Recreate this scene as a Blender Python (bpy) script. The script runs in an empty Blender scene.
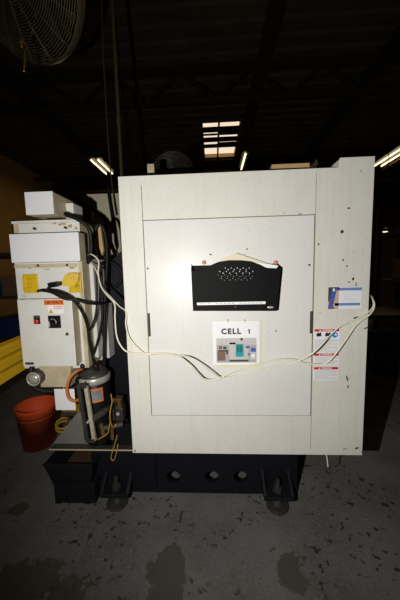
import bpy, bmesh, math, random
from mathutils import Vector, Matrix
random.seed(7)
S = bpy.context.scene
COL = S.collection
PI = math.pi

# ---------------------------------------------------------------- camera
F = 268.0                      # focal length in pixels of the 400x600 frame (a 16 mm lens)
CH = 1.38                      # lens height above the floor
def _n(v): return v.normalized()
_Y = _n(Vector((13, -29, 268)))
_D = Vector((60, 2500, 268)); _D = _n(_D - _Y * _D.dot(_Y))
_X = _D.cross(_Y)
cam_d = bpy.data.cameras.new('camera'); cam = bpy.data.objects.new('camera', cam_d); COL.objects.link(cam)
cam_d.sensor_fit = 'VERTICAL'; cam_d.sensor_height = 36.0; cam_d.lens = F / 600 * 36.0
cam_d.clip_start = 0.02; cam_d.clip_end = 100
cam.matrix_world = Matrix(((_X[0], -_X[1], -_X[2], 0), (_Y[0], -_Y[1], -_Y[2], 0), (-_D[0], _D[1], _D[2], CH), (0, 0, 0, 1)))
S.camera = cam
def P(px, py, Y):
    """world point at depth Y (metres in front of the lens along the hall) seen at photo pixel px, py"""
    r = Vector((px - 200, py - 300, F)); w = Vector((r.dot(_X), r.dot(_Y), -r.dot(_D)))
    return w * (Y / w[1]) + Vector((0, 0, CH))

# ---------------------------------------------------------------- light and exposure
S.view_settings.view_transform = 'Standard'; S.view_settings.look = 'None'
S.view_settings.exposure = 0.0; S.view_settings.gamma = 1.0; S.view_settings.use_curve_mapping = False
W = bpy.data.worlds.new('hall_dusk'); S.world = W; W.use_nodes = True
W.node_tree.nodes['Background'].inputs[0].default_value = (1.0, 0.72, 0.42, 1)
W.node_tree.nodes['Background'].inputs[1].default_value = 0.004
def light(name, kind, loc, power, color, target=None, **kw):
    d = bpy.data.lights.new(name, kind); o = bpy.data.objects.new(name, d); COL.objects.link(o)
    d.energy = power; d.color = color; o.location = loc
    for k, v in kw.items(): setattr(d, k, v)
    if target is not None:
        o.rotation_euler = (Vector(target) - Vector(loc)).to_track_quat('-Z', 'Y').to_euler()
    return o
# the photographer's flash gun, mounted to the left of the lens
fl = light('camera_flash', 'SPOT', (-0.27, 0.0, 1.30), 84, (1.0, 0.985, 0.95), (-0.02, 1.34, 1.34),
           spot_size=math.radians(130), spot_blend=0.76, shadow_soft_size=0.008)
fl.scale = (1.12, 1.0, 1.0)

# ---------------------------------------------------------------- helpers
def mat(name, col, rough=0.5, metal=0.0, dirt=None, dirt_scale=6.0, dirt_amt=0.35, bump=0.0, bump_scale=60.0, spec=0.5, emit=None, emit_s=0.0, speck=False):
    m = bpy.data.materials.new(name); m.use_nodes = True
    nt = m.node_tree; b = nt.nodes['Principled BSDF']
    b.inputs['Base Color'].default_value = (*col, 1); b.inputs['Roughness'].default_value = rough
    b.inputs['Metallic'].default_value = metal; b.inputs['Specular IOR Level'].default_value = spec
    if emit:
        b.inputs['Emission Color'].default_value = (*emit, 1); b.inputs['Emission Strength'].default_value = emit_s
    tc = None
    if dirt or bump:
        tc = nt.nodes.new('ShaderNodeTexCoord')
    if dirt:
        nz = nt.nodes.new('ShaderNodeTexNoise'); nz.inputs['Scale'].default_value = dirt_scale
        nz.inputs['Detail'].default_value = 8; nz.inputs['Roughness'].default_value = 0.65
        nt.links.new(tc.outputs['Object'], nz.inputs['Vector'])
        rp = nt.nodes.new('ShaderNodeValToRGB'); rp.color_ramp.elements[0].position = 0.42; rp.color_ramp.elements[1].position = 0.78
        nt.links.new(nz.outputs['Fac'], rp.inputs['Fac'])
        ml = nt.nodes.new('ShaderNodeMath'); ml.operation = 'MULTIPLY'; ml.inputs[1].default_value = dirt_amt
        nt.links.new(rp.outputs['Color'], ml.inputs[0])
        mx = nt.nodes.new('ShaderNodeMix'); mx.data_type = 'RGBA'
        mx.inputs[6].default_value = (*col, 1); mx.inputs[7].default_value = (*dirt, 1)
        nt.links.new(ml.outputs[0], mx.inputs[0]); out = mx.outputs[2]
        if speck:                                   # fine specks and faint vertical wipe marks in old paint
            for vec, sc, lo, hi, amt in (((1, 1, 1), 70, 0.62, 0.72, 0.35), ((14, 14, 0.8), 3, 0.50, 0.75, 0.18)):
                mp = nt.nodes.new('ShaderNodeMapping'); mp.inputs['Scale'].default_value = vec
                nt.links.new(tc.outputs['Object'], mp.inputs['Vector'])
                n3 = nt.nodes.new('ShaderNodeTexNoise'); n3.inputs['Scale'].default_value = sc; n3.inputs['Detail'].default_value = 3
                nt.links.new(mp.outputs[0], n3.inputs['Vector'])
                mr = nt.nodes.new('ShaderNodeMapRange'); mr.inputs['From Min'].default_value = lo; mr.inputs['From Max'].default_value = hi; mr.inputs['To Max'].default_value = amt
                nt.links.new(n3.outputs['Fac'], mr.inputs['Value'])
                m3 = nt.nodes.new('ShaderNodeMix'); m3.data_type = 'RGBA'; nt.links.new(mr.outputs[0], m3.inputs[0]); nt.links.new(out, m3.inputs[6]); m3.inputs[7].default_value = (*dirt, 1); out = m3.outputs[2]
        nt.links.new(out, b.inputs['Base Color'])
    if bump:
        n2 = nt.nodes.new('ShaderNodeTexNoise'); n2.inputs['Scale'].default_value = bump_scale; n2.inputs['Detail'].default_value = 4
        nt.links.new(tc.outputs['Object'], n2.inputs['Vector'])
        bp = nt.nodes.new('ShaderNodeBump'); bp.inputs['Strength'].default_value = bump; bp.inputs['Distance'].default_value = 0.01
        nt.links.new(n2.outputs['Fac'], bp.inputs['Height']); nt.links.new(bp.outputs['Normal'], b.inputs['Normal'])
    return m

M = {}
M['cream'] = mat('cream_enamel', (0.735, 0.715, 0.645), 0.45, dirt=(0.50, 0.45, 0.33), dirt_scale=3.5, dirt_amt=0.22, spec=0.35, speck=True)
M['door'] = mat('grey_white_enamel', (0.735, 0.72, 0.685), 0.36, dirt=(0.60, 0.57, 0.49), dirt_scale=3.0, dirt_amt=0.25, spec=0.28, speck=True)
M['seam'] = mat('grimy_seam', (0.20, 0.155, 0.09), 0.8)
M['white'] = mat('white_enamel', (0.78, 0.78, 0.79), 0.45, dirt=(0.62, 0.58, 0.50), dirt_scale=5, dirt_amt=0.15)
M['boxwhite'] = mat('warm_white_enamel', (0.72, 0.71, 0.67), 0.45, dirt=(0.50, 0.42, 0.27), dirt_scale=9, dirt_amt=0.3)
M['tan'] = mat('stained_beige_enamel', (0.55, 0.47, 0.31), 0.55, dirt=(0.26, 0.17, 0.07), dirt_scale=9, dirt_amt=0.6)
M['navy'] = mat('dark_navy_enamel', (0.007, 0.0075, 0.011), 0.55, spec=0.2, dirt=(0.006, 0.006, 0.006), dirt_scale=9, dirt_amt=0.6)
M['navy2'] = mat('scuffed_navy_enamel', (0.010, 0.011, 0.015), 0.5, spec=0.25, dirt=(0.007, 0.007, 0.006), dirt_scale=14, dirt_amt=0.8)
M['black'] = mat('black_plastic', (0.007, 0.007, 0.0075), 0.4, spec=0.3)
M['rubber'] = mat('black_rubber', (0.009, 0.009, 0.010), 0.55, spec=0.25)
M['pocket'] = mat('black_wrinkle_steel', (0.0035, 0.0033, 0.0033), 0.6, bump=0.12, bump_scale=260, spec=0.12)
M['steel'] = mat('bare_steel', (0.52, 0.50, 0.45), 0.35, 0.35, dirt=(0.2, 0.17, 0.12), dirt_scale=20, dirt_amt=0.5)
M['dsteel'] = mat('oily_steel', (0.075, 0.070, 0.060), 0.4, 0.4, dirt=(0.03, 0.025, 0.02), dirt_scale=25, dirt_amt=0.7)
M['brass'] = mat('brass', (0.55, 0.36, 0.10), 0.35, 0.9)
M['yellow'] = mat('yellow_plastic', (0.70, 0.46, 0.008), 0.45, dirt=(0.35, 0.22, 0.02), dirt_scale=25, dirt_amt=0.4)
M['railyellow'] = mat('safety_yellow_paint', (0.90, 0.58, 0.02), 0.5, dirt=(0.45, 0.28, 0.03), dirt_scale=5, dirt_amt=0.35)
M['wireyellow'] = mat('yellow_wire', (0.50, 0.28, 0.015), 0.5)
M['hose'] = mat('orange_hose', (0.55, 0.16, 0.04), 0.5)
M['orange'] = mat('orange_label', (0.85, 0.17, 0.03), 0.5)
M['red'] = mat('red_plastic', (0.55, 0.02, 0.015), 0.35)
M['labelred'] = mat('warning_red', (0.62, 0.015, 0.02), 0.5)
M['green'] = mat('dark_green_plastic', (0.03, 0.09, 0.04), 0.4)
M['bucket'] = mat('red_orange_plastic', (0.88, 0.115, 0.028), 0.5, dirt=(0.35, 0.04, 0.012), dirt_scale=7, dirt_amt=0.5)
M['paper'] = mat('white_paper', (0.85, 0.85, 0.86), 0.6)
M['oldpaper'] = mat('yellowed_paper', (0.72, 0.66, 0.48), 0.7)
M['ink'] = mat('black_ink', (0.012, 0.012, 0.012), 0.6)
M['greyink'] = mat('grey_print', (0.42, 0.42, 0.43), 0.6)
M['blueink'] = mat('blue_print', (0.05, 0.12, 0.42), 0.5)
M['palerail'] = mat('pale_painted_rail', (0.50, 0.45, 0.33), 0.4, dirt=(0.12, 0.09, 0.05), dirt_scale=18, dirt_amt=0.7)
M['sludge'] = mat('brown_sludge', (0.07, 0.042, 0.022), 0.6)
M['oldbrass'] = mat('grubby_brass', (0.22, 0.14, 0.05), 0.4, 0.5, dirt=(0.05, 0.04, 0.02), dirt_scale=30, dirt_amt=0.8)
M['brownsheet'] = mat('brown_stained_sheet', (0.50, 0.33, 0.14), 0.55, dirt=(0.30, 0.17, 0.06), dirt_scale=6, dirt_amt=0.6)
M['palesheet'] = mat('pale_stained_sheet', (0.72, 0.64, 0.45), 0.55, dirt=(0.45, 0.36, 0.2), dirt_scale=6, dirt_amt=0.5)
M['rust'] = mat('rust_bloom', (0.42, 0.25, 0.09), 0.8, dirt=(0.65, 0.58, 0.42), dirt_scale=30, dirt_amt=0.8)
M['labelgrey'] = mat('dull_grey_label', (0.20, 0.20, 0.20), 0.35, dirt=(0.42, 0.42, 0.42), dirt_scale=22, dirt_amt=0.5)
M['paleblue'] = mat('faded_blue_print', (0.16, 0.25, 0.52), 0.5)
M['palepink'] = mat('faded_pink_print', (0.62, 0.42, 0.38), 0.5)
M['gusset'] = mat('grey_sheet_steel', (0.20, 0.19, 0.17), 0.5, dirt=(0.10, 0.09, 0.07), dirt_scale=8, dirt_amt=0.6)
M['skyink'] = mat('bright_blue_print', (0.03, 0.25, 0.75), 0.5)
M['pinkink'] = mat('pink_print', (0.75, 0.32, 0.30), 0.5)
M['magnet'] = mat('pink_red_plastic', (0.62, 0.20, 0.15), 0.45)
M['teal'] = mat('teal_print', (0.02, 0.32, 0.36), 0.5)
M['dteal'] = mat('dark_teal_print', (0.012, 0.14, 0.17), 0.5)
M['pgrey'] = mat('photo_pale_grey', (0.55, 0.52, 0.50), 0.5)
M['pgrey2'] = mat('photo_mid_grey', (0.40, 0.38, 0.37), 0.5)
M['pbrown'] = mat('photo_brown', (0.20, 0.11, 0.08), 0.5)
M['pdark'] = mat('photo_dark', (0.06, 0.05, 0.05), 0.5)
M['cord'] = mat('ivory_cord', (0.80, 0.75, 0.58), 0.45)
M['chip'] = mat('exposed_primer', (0.03, 0.028, 0.025), 0.7)
M['wood'] = mat('raw_timber', (0.52, 0.34, 0.14), 0.7, dirt=(0.3, 0.18, 0.07), dirt_scale=12, dirt_amt=0.5)
M['cage'] = mat('dusty_wire', (0.17, 0.135, 0.075), 0.45, 0.5, dirt=(0.10, 0.08, 0.05), dirt_scale=30, dirt_amt=0.8)
M['conduit'] = mat('brown_conduit', (0.10, 0.065, 0.03), 0.5, 0.3)
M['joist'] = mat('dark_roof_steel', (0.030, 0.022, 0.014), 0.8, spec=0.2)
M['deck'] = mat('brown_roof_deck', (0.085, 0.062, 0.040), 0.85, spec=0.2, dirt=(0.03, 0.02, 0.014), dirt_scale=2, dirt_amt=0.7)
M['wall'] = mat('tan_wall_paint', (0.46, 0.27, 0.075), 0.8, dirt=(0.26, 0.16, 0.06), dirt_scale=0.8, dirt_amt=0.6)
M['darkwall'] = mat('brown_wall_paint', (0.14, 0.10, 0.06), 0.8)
M['darkshelf'] = mat('dark_shelf_paint', (0.09, 0.07, 0.05), 0.6)
M['rackblue'] = mat('blue_plastic', (0.02, 0.06, 0.22), 0.5)
M['card'] = mat('brown_cardboard', (0.30, 0.19, 0.10), 0.8)
M['tealbin'] = mat('teal_plastic', (0.02, 0.10, 0.12), 0.5)
M['glow'] = mat('fluorescent_tube', (1, 0.9, 0.7), 0.5, emit=(1.0, 0.80, 0.45), emit_s=2.5)
M['sky'] = mat('skylight_glass', (0.9, 0.8, 0.7), 0.5, emit=(1.0, 0.82, 0.62), emit_s=0.9)
M['glint'] = mat('lamp_bulb', (1, 0.9, 0.7), 0.5, emit=(1.0, 0.85, 0.60), emit_s=1.4)

class MB:
    """collects shapes in world coordinates, then links them as one mesh"""
    def __init__(s): s.bm = bmesh.new(); s.mi = 0
    def _add(s, t, smooth=False):
        for f in t.faces: f.material_index = s.mi; f.smooth = smooth
        me = bpy.data.meshes.new('t'); t.to_mesh(me); t.free(); s.bm.from_mesh(me); bpy.data.meshes.remove(me); return s
    def box(s, x0, x1, y0, y1, z0, z1, bev=0.0, rot=None, piv=None):
        t = bmesh.new(); bmesh.ops.create_cube(t, size=1)
        for v in t.verts:
            v.co = Vector(((x0 + x1) / 2 + v.co.x * (x1 - x0), (y0 + y1) / 2 + v.co.y * (y1 - y0), (z0 + z1) / 2 + v.co.z * (z1 - z0)))
        if bev: bmesh.ops.bevel(t, geom=t.edges[:], offset=bev, segments=2, profile=0.5, affect='EDGES')
        if rot is not None:
            c = Vector(piv if piv else ((x0 + x1) / 2, (y0 + y1) / 2, (z0 + z1) / 2))
            for v in t.verts: v.co = c + rot @ (v.co - c)
        return s._add(t)
    def bar(s, a, b, w, h=None, bev=0.0):
        a = Vector(a); b = Vector(b); h = h or w; d = b - a; L = d.length
        t = bmesh.new(); bmesh.ops.create_cube(t, size=1)
        for v in t.verts: v.co = Vector((v.co.x * w, v.co.y * h, v.co.z * L))
        if bev: bmesh.ops.bevel(t, geom=t.edges[:], offset=bev, segments=1, affect='EDGES')
        q = d.to_track_quat('Z', 'Y'); c = (a + b) / 2
        for v in t.verts: v.co = c + q @ v.co
        return s._add(t)
    def lathe(s, a, axis, prof, seg=24, smooth=True, cap=True):
        """profile [(r, along)] turned about axis from a"""
        a = Vector(a); q = Vector(axis).to_track_quat('Z', 'Y'); t = bmesh.new(); rows = []
        for r, h in prof:
            rows.append([t.verts.new(a + q @ Vector((r * math.cos(2 * PI * k / seg), r * math.sin(2 * PI * k / seg), h))) for k in range(seg)])
        for i in range(len(rows) - 1):
            for k in range(seg):
                t.faces.new((rows[i][k], rows[i][(k + 1) % seg], rows[i + 1][(k + 1) % seg], rows[i + 1][k]))
        if cap:
            t.faces.new(rows[0][::-1]); t.faces.new(rows[-1])
        bmesh.ops.recalc_face_normals(t, faces=t.faces[:])
        s._add(t, smooth); return s
    def cyl(s, a, b, r, seg=20, r2=None, bev=0.0):
        d = Vector(b) - Vector(a); L = d.length; r2 = r if r2 is None else r2
        if bev: pr = [(r - bev, 0), (r, bev), (r2, L - bev), (r2 - bev, L)]
        else: pr = [(r, 0), (r2, L)]
        s.lathe(a, d, pr, seg, smooth=False); return s
    def tube(s, pts, r, seg=8, sub=6, closed=False):
        pts = [Vector(p) for p in pts]
        if sub > 1 and len(pts) > 2:
            o = []; n = len(pts); rng = range(n) if closed else range(n - 1)
            for i in rng:
                if closed: p0, p1, p2, p3 = pts[i - 1], pts[i], pts[(i + 1) % n], pts[(i + 2) % n]
                else: p0, p1, p2, p3 = pts[max(i - 1, 0)], pts[i], pts[i + 1], pts[min(i + 2, n - 1)]
                for k in range(sub):
                    u = k / sub
                    o.append(0.5 * ((2 * p1) + (p2 - p0) * u + (2 * p0 - 5 * p1 + 4 * p2 - p3) * u * u + (3 * p1 - p0 - 3 * p2 + p3) * u ** 3))
            if not closed: o.append(pts[-1])
            pts = o
        t = bmesh.new(); rows = []; n = len(pts); nrm = None
        for i, p in enumerate(pts):
            if closed: d = pts[(i + 1) % n] - pts[i - 1]
            else: d = pts[min(i + 1, n - 1)] - pts[max(i - 1, 0)]
            d.normalize()
            if nrm is None: nrm = d.orthogonal().normalized()
            nrm = (nrm - d * nrm.dot(d)).normalized(); bi = d.cross(nrm)
            rows.append([t.verts.new(p + r * (math.cos(2 * PI * k / seg) * nrm + math.sin(2 * PI * k / seg) * bi)) for k in range(seg)])
        for i in range(n if closed else n - 1):
            A = rows[i]; B = rows[(i + 1) % n]
            for k in range(seg): t.faces.new((A[k], A[(k + 1) % seg], B[(k + 1) % seg], B[k]))
        if not closed: t.faces.new(rows[0][::-1]); t.faces.new(rows[-1])
        bmesh.ops.recalc_face_normals(t, faces=t.faces[:])
        return s._add(t, True)
    def ring(s, c, axis, R, r, n=40, seg=6):
        q = Vector(axis).to_track_quat('Z', 'Y'); c = Vector(c)
        return s.tube([c + q @ Vector((R * math.cos(2 * PI * k / n), R * math.sin(2 * PI * k / n), 0)) for k in range(n)], r, seg, 1, True)
    def ball(s, c, r, sx=1, sy=1, sz=1):
        t = bmesh.new(); bmesh.ops.create_uvsphere(t, u_segments=16, v_segments=10, radius=r)
        for v in t.verts: v.co = Vector((v.co.x * sx, v.co.y * sy, v.co.z * sz)) + Vector(c)
        return s._add(t, True)
    def prism(s, poly, vec, holes=()):
        """flat polygon (3-D points) with holes, extruded by vec"""
        t = bmesh.new()
        for lp in [poly] + list(holes):
            vs = [t.verts.new(Vector(p)) for p in lp]
            for i in range(len(vs)): t.edges.new((vs[i], vs[(i + 1) % len(vs)]))
        if holes: bmesh.ops.triangle_fill(t, use_beauty=True, use_dissolve=False, edges=t.edges[:], normal=Vector(vec))
        else: t.faces.new(t.verts[:])
        r = bmesh.ops.extrude_face_region(t, geom=t.faces[:])
        for v in r['geom']:
            if isinstance(v, bmesh.types.BMVert): v.co += Vector(vec)
        bmesh.ops.recalc_face_normals(t, faces=t.faces[:])
        return s._add(t)
    def quad(s, x0, x1, z0, z1, y):
        """thin printed patch facing the photographer"""
        return s.box(x0, x1, y, y + 0.0002, z0, z1)
    def build(s, name, mats, parent=None, kind=None):
        me = bpy.data.meshes.new(name); s.bm.to_mesh(me); s.bm.free()
        for m in (mats if isinstance(mats, (list, tuple)) else [mats]): me.materials.append(M[m])
        o = bpy.data.objects.new(name, me); COL.objects.link(o); adopt(o, parent)
        if kind: o['kind'] = kind
        return o

def world_of(o):
    m = Matrix.Translation(o.location)
    if o.parent: m = world_of(o.parent) @ o.matrix_parent_inverse @ m
    return m
def adopt(o, parent):
    if parent:
        o.parent = parent; o.matrix_parent_inverse = world_of(parent).inverted()
def thing(name, label, cat, loc=(0, 0, 0), group=None):
    o = bpy.data.objects.new(name, None); COL.objects.link(o); o.location = loc; o.empty_display_size = 0.05
    return tag(o, label, cat, group)
def tag(o, label, cat, group=None):
    o['label'] = label; o['category'] = cat
    if group: o['group'] = group
    return o
def dup(root, delta, label, group=None):
    r = root.copy(); COL.objects.link(r); r.location = Vector(root.location) + Vector(delta); r['label'] = label
    if group: r['group'] = group
    for ch in list(root.children):
        c = ch.copy(); COL.objects.link(c); c.parent = r; c.matrix_parent_inverse = ch.matrix_parent_inverse.copy()
        for g in list(ch.children):
            d = g.copy(); COL.objects.link(d); d.parent = c; d.matrix_parent_inverse = g.matrix_parent_inverse.copy()
    return r
def structure(o): o['kind'] = 'structure'; return o
def text(s, size, loc, m, parent, name, bold=0.0, width=None, extrude=0.0003, align='CENTER', spacing=1.0, tall=1.0):
    cu = bpy.data.curves.new(name, 'FONT'); cu.body = s; cu.size = size; cu.offset = bold; cu.extrude = extrude
    cu.align_x = align; cu.align_y = 'CENTER'; cu.resolution_u = 4; cu.space_character = spacing
    t = bpy.data.objects.new('t', cu); COL.objects.link(t); bpy.context.view_layer.update()
    me = bpy.data.meshes.new_from_object(t.evaluated_get(bpy.context.evaluated_depsgraph_get()))
    bpy.data.objects.remove(t); bpy.data.curves.remove(cu)
    xs = [v.co.x for v in me.vertices]; k = 1.0
    if width: k = width / (max(xs) - min(xs))
    L = Vector(loc)
    for v in me.vertices: v.co = Vector((L.x + v.co.x * k, L.y - v.co.z, L.z + v.co.y * tall))
    me.materials.clear(); me.materials.append(M[m]); me.name = name
    o = bpy.data.objects.new(name, me); COL.objects.link(o); adopt(o, parent); return o
def prect(x0, y0, x1, y1, Y):
    """world X0, X1, Z0, Z1 of a photo rectangle at depth Y"""
    xm, ym = (x0 + x1) / 2, (y0 + y1) / 2
    return P(x0, ym, Y).x, P(x1, ym, Y).x, P(xm, y1, Y).z, P(xm, y0, Y).z

# ================================================================ THE SETTING
XL, XR, YB, YF, ZC = -6.5, 8.5, -4.0, 15.0, CH + 3.8
b = MB(); b.box(XL - .2, XR + .2, YB, YF, -0.2, 0)
fo = b.build('floor', 'deck'); structure(fo)
def floor_mat():
    m = bpy.data.materials.new('stained_concrete'); m.use_nodes = True; nt = m.node_tree; N = nt.nodes; Lk = nt.links
    bs = N['Principled BSDF']; bs.inputs['Roughness'].default_value = 0.62; bs.inputs['Specular IOR Level'].default_value = 0.35
    tc = N.new('ShaderNodeTexCoord')
    def noise(sc, det=6, ro=0.6):
        n = N.new('ShaderNodeTexNoise'); n.inputs['Scale'].default_value = sc; n.inputs['Detail'].default_value = det; n.inputs['Roughness'].default_value = ro
        Lk.new(tc.outputs['Object'], n.inputs['Vector']); return n.outputs['Fac']
    def math_(op, a, b2=None):
        n = N.new('ShaderNodeMath'); n.operation = op
        for i, v in enumerate((a, b2)):
            if v is None: continue
            if isinstance(v, (int, float)): n.inputs[i].default_value = v
            else: Lk.new(v, n.inputs[i])
        return n.outputs[0]
    def step(v, lo, hi):
        n = N.new('ShaderNodeMapRange'); n.interpolation_type = 'SMOOTHSTEP'; n.inputs['From Min'].default_value = lo; n.inputs['From Max'].default_value = hi
        Lk.new(v, n.inputs['Value']); return n.outputs[0]
    def mix(f, a, b2):
        n = N.new('ShaderNodeMix'); n.data_type = 'RGBA'; Lk.new(f, n.inputs[0])
        for i, v in ((6, a), (7, b2)):
            if isinstance(v, tuple): n.inputs[i].default_value = (*v, 1)
            else: Lk.new(v, n.inputs[i])
        return n.outputs[2]
    c = mix(step(noise(3.0), 0.35, 0.7), (0.190, 0.185, 0.172), (0.125, 0.120, 0.110))
    c = mix(step(noise(70, 3), 0.5, 0.75), c, (0.23, 0.22, 0.20))
    # small dark drips, grouped in patches
    drip = math_('MULTIPLY', step(noise(26, 2.5, 0.5), 0.61, 0.63), step(noise(1.9, 2), 0.44, 0.54))
    c = mix(math_('MULTIPLY', drip, 0.85), c, (0.030, 0.026, 0.020))
    fine = math_('MULTIPLY', step(noise(75, 2, 0.5), 0.64, 0.67), step(noise(2.6, 2), 0.38, 0.55))
    c = mix(math_('MULTIPLY', fine, 0.7), c, (0.045, 0.040, 0.032))
    # the large oil marks
    xyz = N.new('ShaderNodeSeparateXYZ'); Lk.new(tc.outputs['Object'], xyz.inputs[0])
    wob = math_('MULTIPLY', math_('SUBTRACT', noise(11, 5, 0.65), 0.5), 2.6)
    for (cx, cy, rx, ry) in ((-0.235, 1.07, 0.095, 0.15), (0.325, 1.12, 0.065, 0.10), (-0.90, 1.02, 0.20, 0.10), (-0.66, 0.99, 0.10, .07), (-1.17, 1.40, 0.06, 0.05)):
        dx = math_('DIVIDE', math_('SUBTRACT', xyz.outputs[0], cx), rx); dy = math_('DIVIDE', math_('SUBTRACT', xyz.outputs[1], cy), ry)
        d = math_('SQRT', math_('ADD', math_('MULTIPLY', dx, dx), math_('MULTIPLY', dy, dy)))
        k = math_('SUBTRACT', 1.0, step(math_('ADD', d, wob), 0.90, 1.0))
        c = mix(math_('MULTIPLY', k, 0.75), c, (0.075, 0.060, 0.040))
    Lk.new(c, bs.inputs['Base Color'])
    bp = N.new('ShaderNodeBump'); bp.inputs['Strength'].default_value = 0.25; bp.inputs['Distance'].default_value = 0.004
    Lk.new(noise(90, 4), bp.inputs['Height']); Lk.new(bp.outputs['Normal'], bs.inputs['Normal'])
    return m
fo.data.materials[0] = floor_mat()

# corrugated roof deck: ribs run across the hall
b = MB(); poly = []; y = YB; pitch = 0.30
while y < YF:
    poly += [(XL, y, ZC), (XL, y + .12, ZC), (XL, y + .15, ZC - .04), (XL, y + .27, ZC - .04)]; y += pitch
# leave the skylight opening free
SKX0, SKX1, SKY0, SKY1 = -0.20, 0.78, 7.30, 9.62
def deck_piece(x0, x1, ya, yb):
    pts = [(x0, p[1], p[2]) for p in poly if ya <= p[1] <= yb]
    pts = [(x0, ya, pts[0][2])] + pts + [(x0, yb, pts[-1][2])]
    b.prism(pts + [(x0, yb, ZC + .05), (x0, ya, ZC + .05)], (x1 - x0, 0, 0))
deck_piece(XL, SKX0, YB, YF); deck_piece(SKX1, XR, YB, YF); deck_piece(SKX0, SKX1, YB, SKY0); deck_piece(SKX0, SKX1, SKY1, YF)
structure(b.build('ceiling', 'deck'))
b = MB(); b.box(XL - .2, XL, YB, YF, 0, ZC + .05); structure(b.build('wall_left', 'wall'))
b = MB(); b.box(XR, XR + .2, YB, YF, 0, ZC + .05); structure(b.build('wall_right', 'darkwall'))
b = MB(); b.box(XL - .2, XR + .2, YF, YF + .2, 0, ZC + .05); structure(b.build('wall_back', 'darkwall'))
b = MB(); b.box(XL - .2, XR + .2, YB - .2, YB, 0, ZC + .05); structure(b.build('wall_front', 'darkwall'))

# skylight: well, pane and crossing bars
sk = bpy.data.objects.new('window_1', None); COL.objects.link(sk); sk.location = (0.29, 8.45, ZC); structure(sk)
ZS = ZC + 0.17
b = MB()
b.box(SKX0 - .03, SKX0, SKY0, SKY1, ZC, ZS); b.box(SKX1, SKX1 + .03, SKY0, SKY1, ZC, ZS)
b.box(SKX0 - .03, SKX1 + .03, SKY0 - .03, SKY0, ZC, ZS); b.box(SKX0 - .03, SKX1 + .03, SKY1, SKY1 + .03, ZC, ZS)
structure(b.build('window_frame', 'wood', sk))
b = MB(); b.box(SKX0 - .03, SKX1 + .03, SKY0 - .03, SKY1 + .03, ZS, ZS + .02); structure(b.build('window_glass', 'sky', sk))
b = MB()
for ya, yb in ((7.62, 7.90), (7.97, 8.07), (8.18, 8.46), (8.60, 8.84)): b.box(SKX0, SKX1, ya, yb, ZC + .02, ZC + .03)
b.box(SKX0 + .4, SKX1, 7.90, 7.97, ZC + .02, ZC + .03); b.box(SKX0 + .45, SKX1, 8.50, 8.60, ZC + .02, ZC + .03)
b.box(.20, .25, SKY0, SKY1, ZC - .02, ZC + .03)
structure(b.build('window_bar', 'joist', sk))

# roof steel: cross trusses and long purlins
tn = 0
def truss(Y, z0, z1, label):
    t = thing('roof_truss', label, 'truss', (1.0, Y, z1), 'cross trusses under the roof deck')
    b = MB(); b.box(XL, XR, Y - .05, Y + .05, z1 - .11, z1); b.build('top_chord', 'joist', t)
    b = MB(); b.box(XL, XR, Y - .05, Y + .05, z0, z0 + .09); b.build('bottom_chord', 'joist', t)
    b = MB(); x = XL + .4; k = 0
    while x + .62 < XR:
        a, c = (z0 + .07, z1 - .1) if k % 2 == 0 else (z1 - .1, z0 + .07)
        b.bar((x, Y, a), (x + .62, Y, c), .05); x += .62; k += 1
    b.build('web', 'joist', t)
truss(5.1, CH + 2.95, ZC - .23, 'dark steel roof truss crossing above the machine, nearest of the trusses')
truss(10.0, CH + 2.95, ZC - .23, 'dark steel roof truss just beyond the skylight')
truss(12.0, CH + 2.95, ZC - .23, 'dark steel roof truss deepest in the hall, near the far wall')
for X, lab in ((-3.75, 'dark steel roof beam running above the left wall, past the twin lamp'), (0.95, 'dark steel roof beam running beside the skylight'), (3.1, 'dark steel roof beam running over the right side of the machine')):
    b = MB(); b.box(X - .10, X + .10, YB, YF, ZC - .06, ZC - .045); b.box(X - .10, X + .10, YB, YF, ZC - .23, ZC - .215); b.box(X - .015, X + .015, YB, YF, ZC - .22, ZC - .05)
    o = b.build('roof_beam', 'joist'); tag(o, lab, 'beam', 'long roof beams')

# fluorescent strip lamps, hung along the hall
ZL = CH + 3.3
def strip_lamp(xs, y0, y1, label, hidden_len=0.0):
    xm = sum(xs) / len(xs)
    t = thing('strip_lamp', label, 'lamp', (xm, (y0 + y1) / 2, ZL), 'fluorescent strip lamps under the roof')
    b = MB(); w = (max(xs) - min(xs)) / 2 + .10
    b.prism([(xm - w, y0 - .04, ZL + .02), (xm + w, y0 - .04, ZL + .02), (xm + w * .5, y0 - .04, ZL + .11), (xm - w * .5, y0 - .04, ZL + .11)], (0, y1 - y0 + .08, 0))
    b.build('housing', 'dsteel', t)
    for x in xs:
        b = MB(); b.cyl((x, y0, ZL - .022), (x, y1, ZL - .022), .024, 12); b.build('tube', 'glow', t)
    for y in (y0 + .2, y1 - .2):
        b = MB(); b.cyl((xm, y, ZL + .09), (xm, y, ZC - .01), .008, 6); b.build('hanger', 'dsteel', t)
strip_lamp([0.985], 8.05, 9.2, 'single glowing strip lamp beside the skylight')
strip_lamp([-3.47, -3.26], 8.0, 9.1, 'twin-tube strip lamp glowing above the electrical cabinets')
strip_lamp([5.32, 5.56], 8.0, 9.45, 'twin-tube strip lamp glowing beyond the right top corner of the machine')
light('hall_lamps', 'AREA', (-3.4, 8.6, ZL - .1), 18, (1.0, 0.72, 0.38), (-3.4, 8.6, 0), size=1.2)
light('hall_lamps_right', 'AREA', (5.2, 7.5, ZL - .1), 10, (1.0, 0.72, 0.38), (5.2, 7.5, 0), size=1.2)
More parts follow.
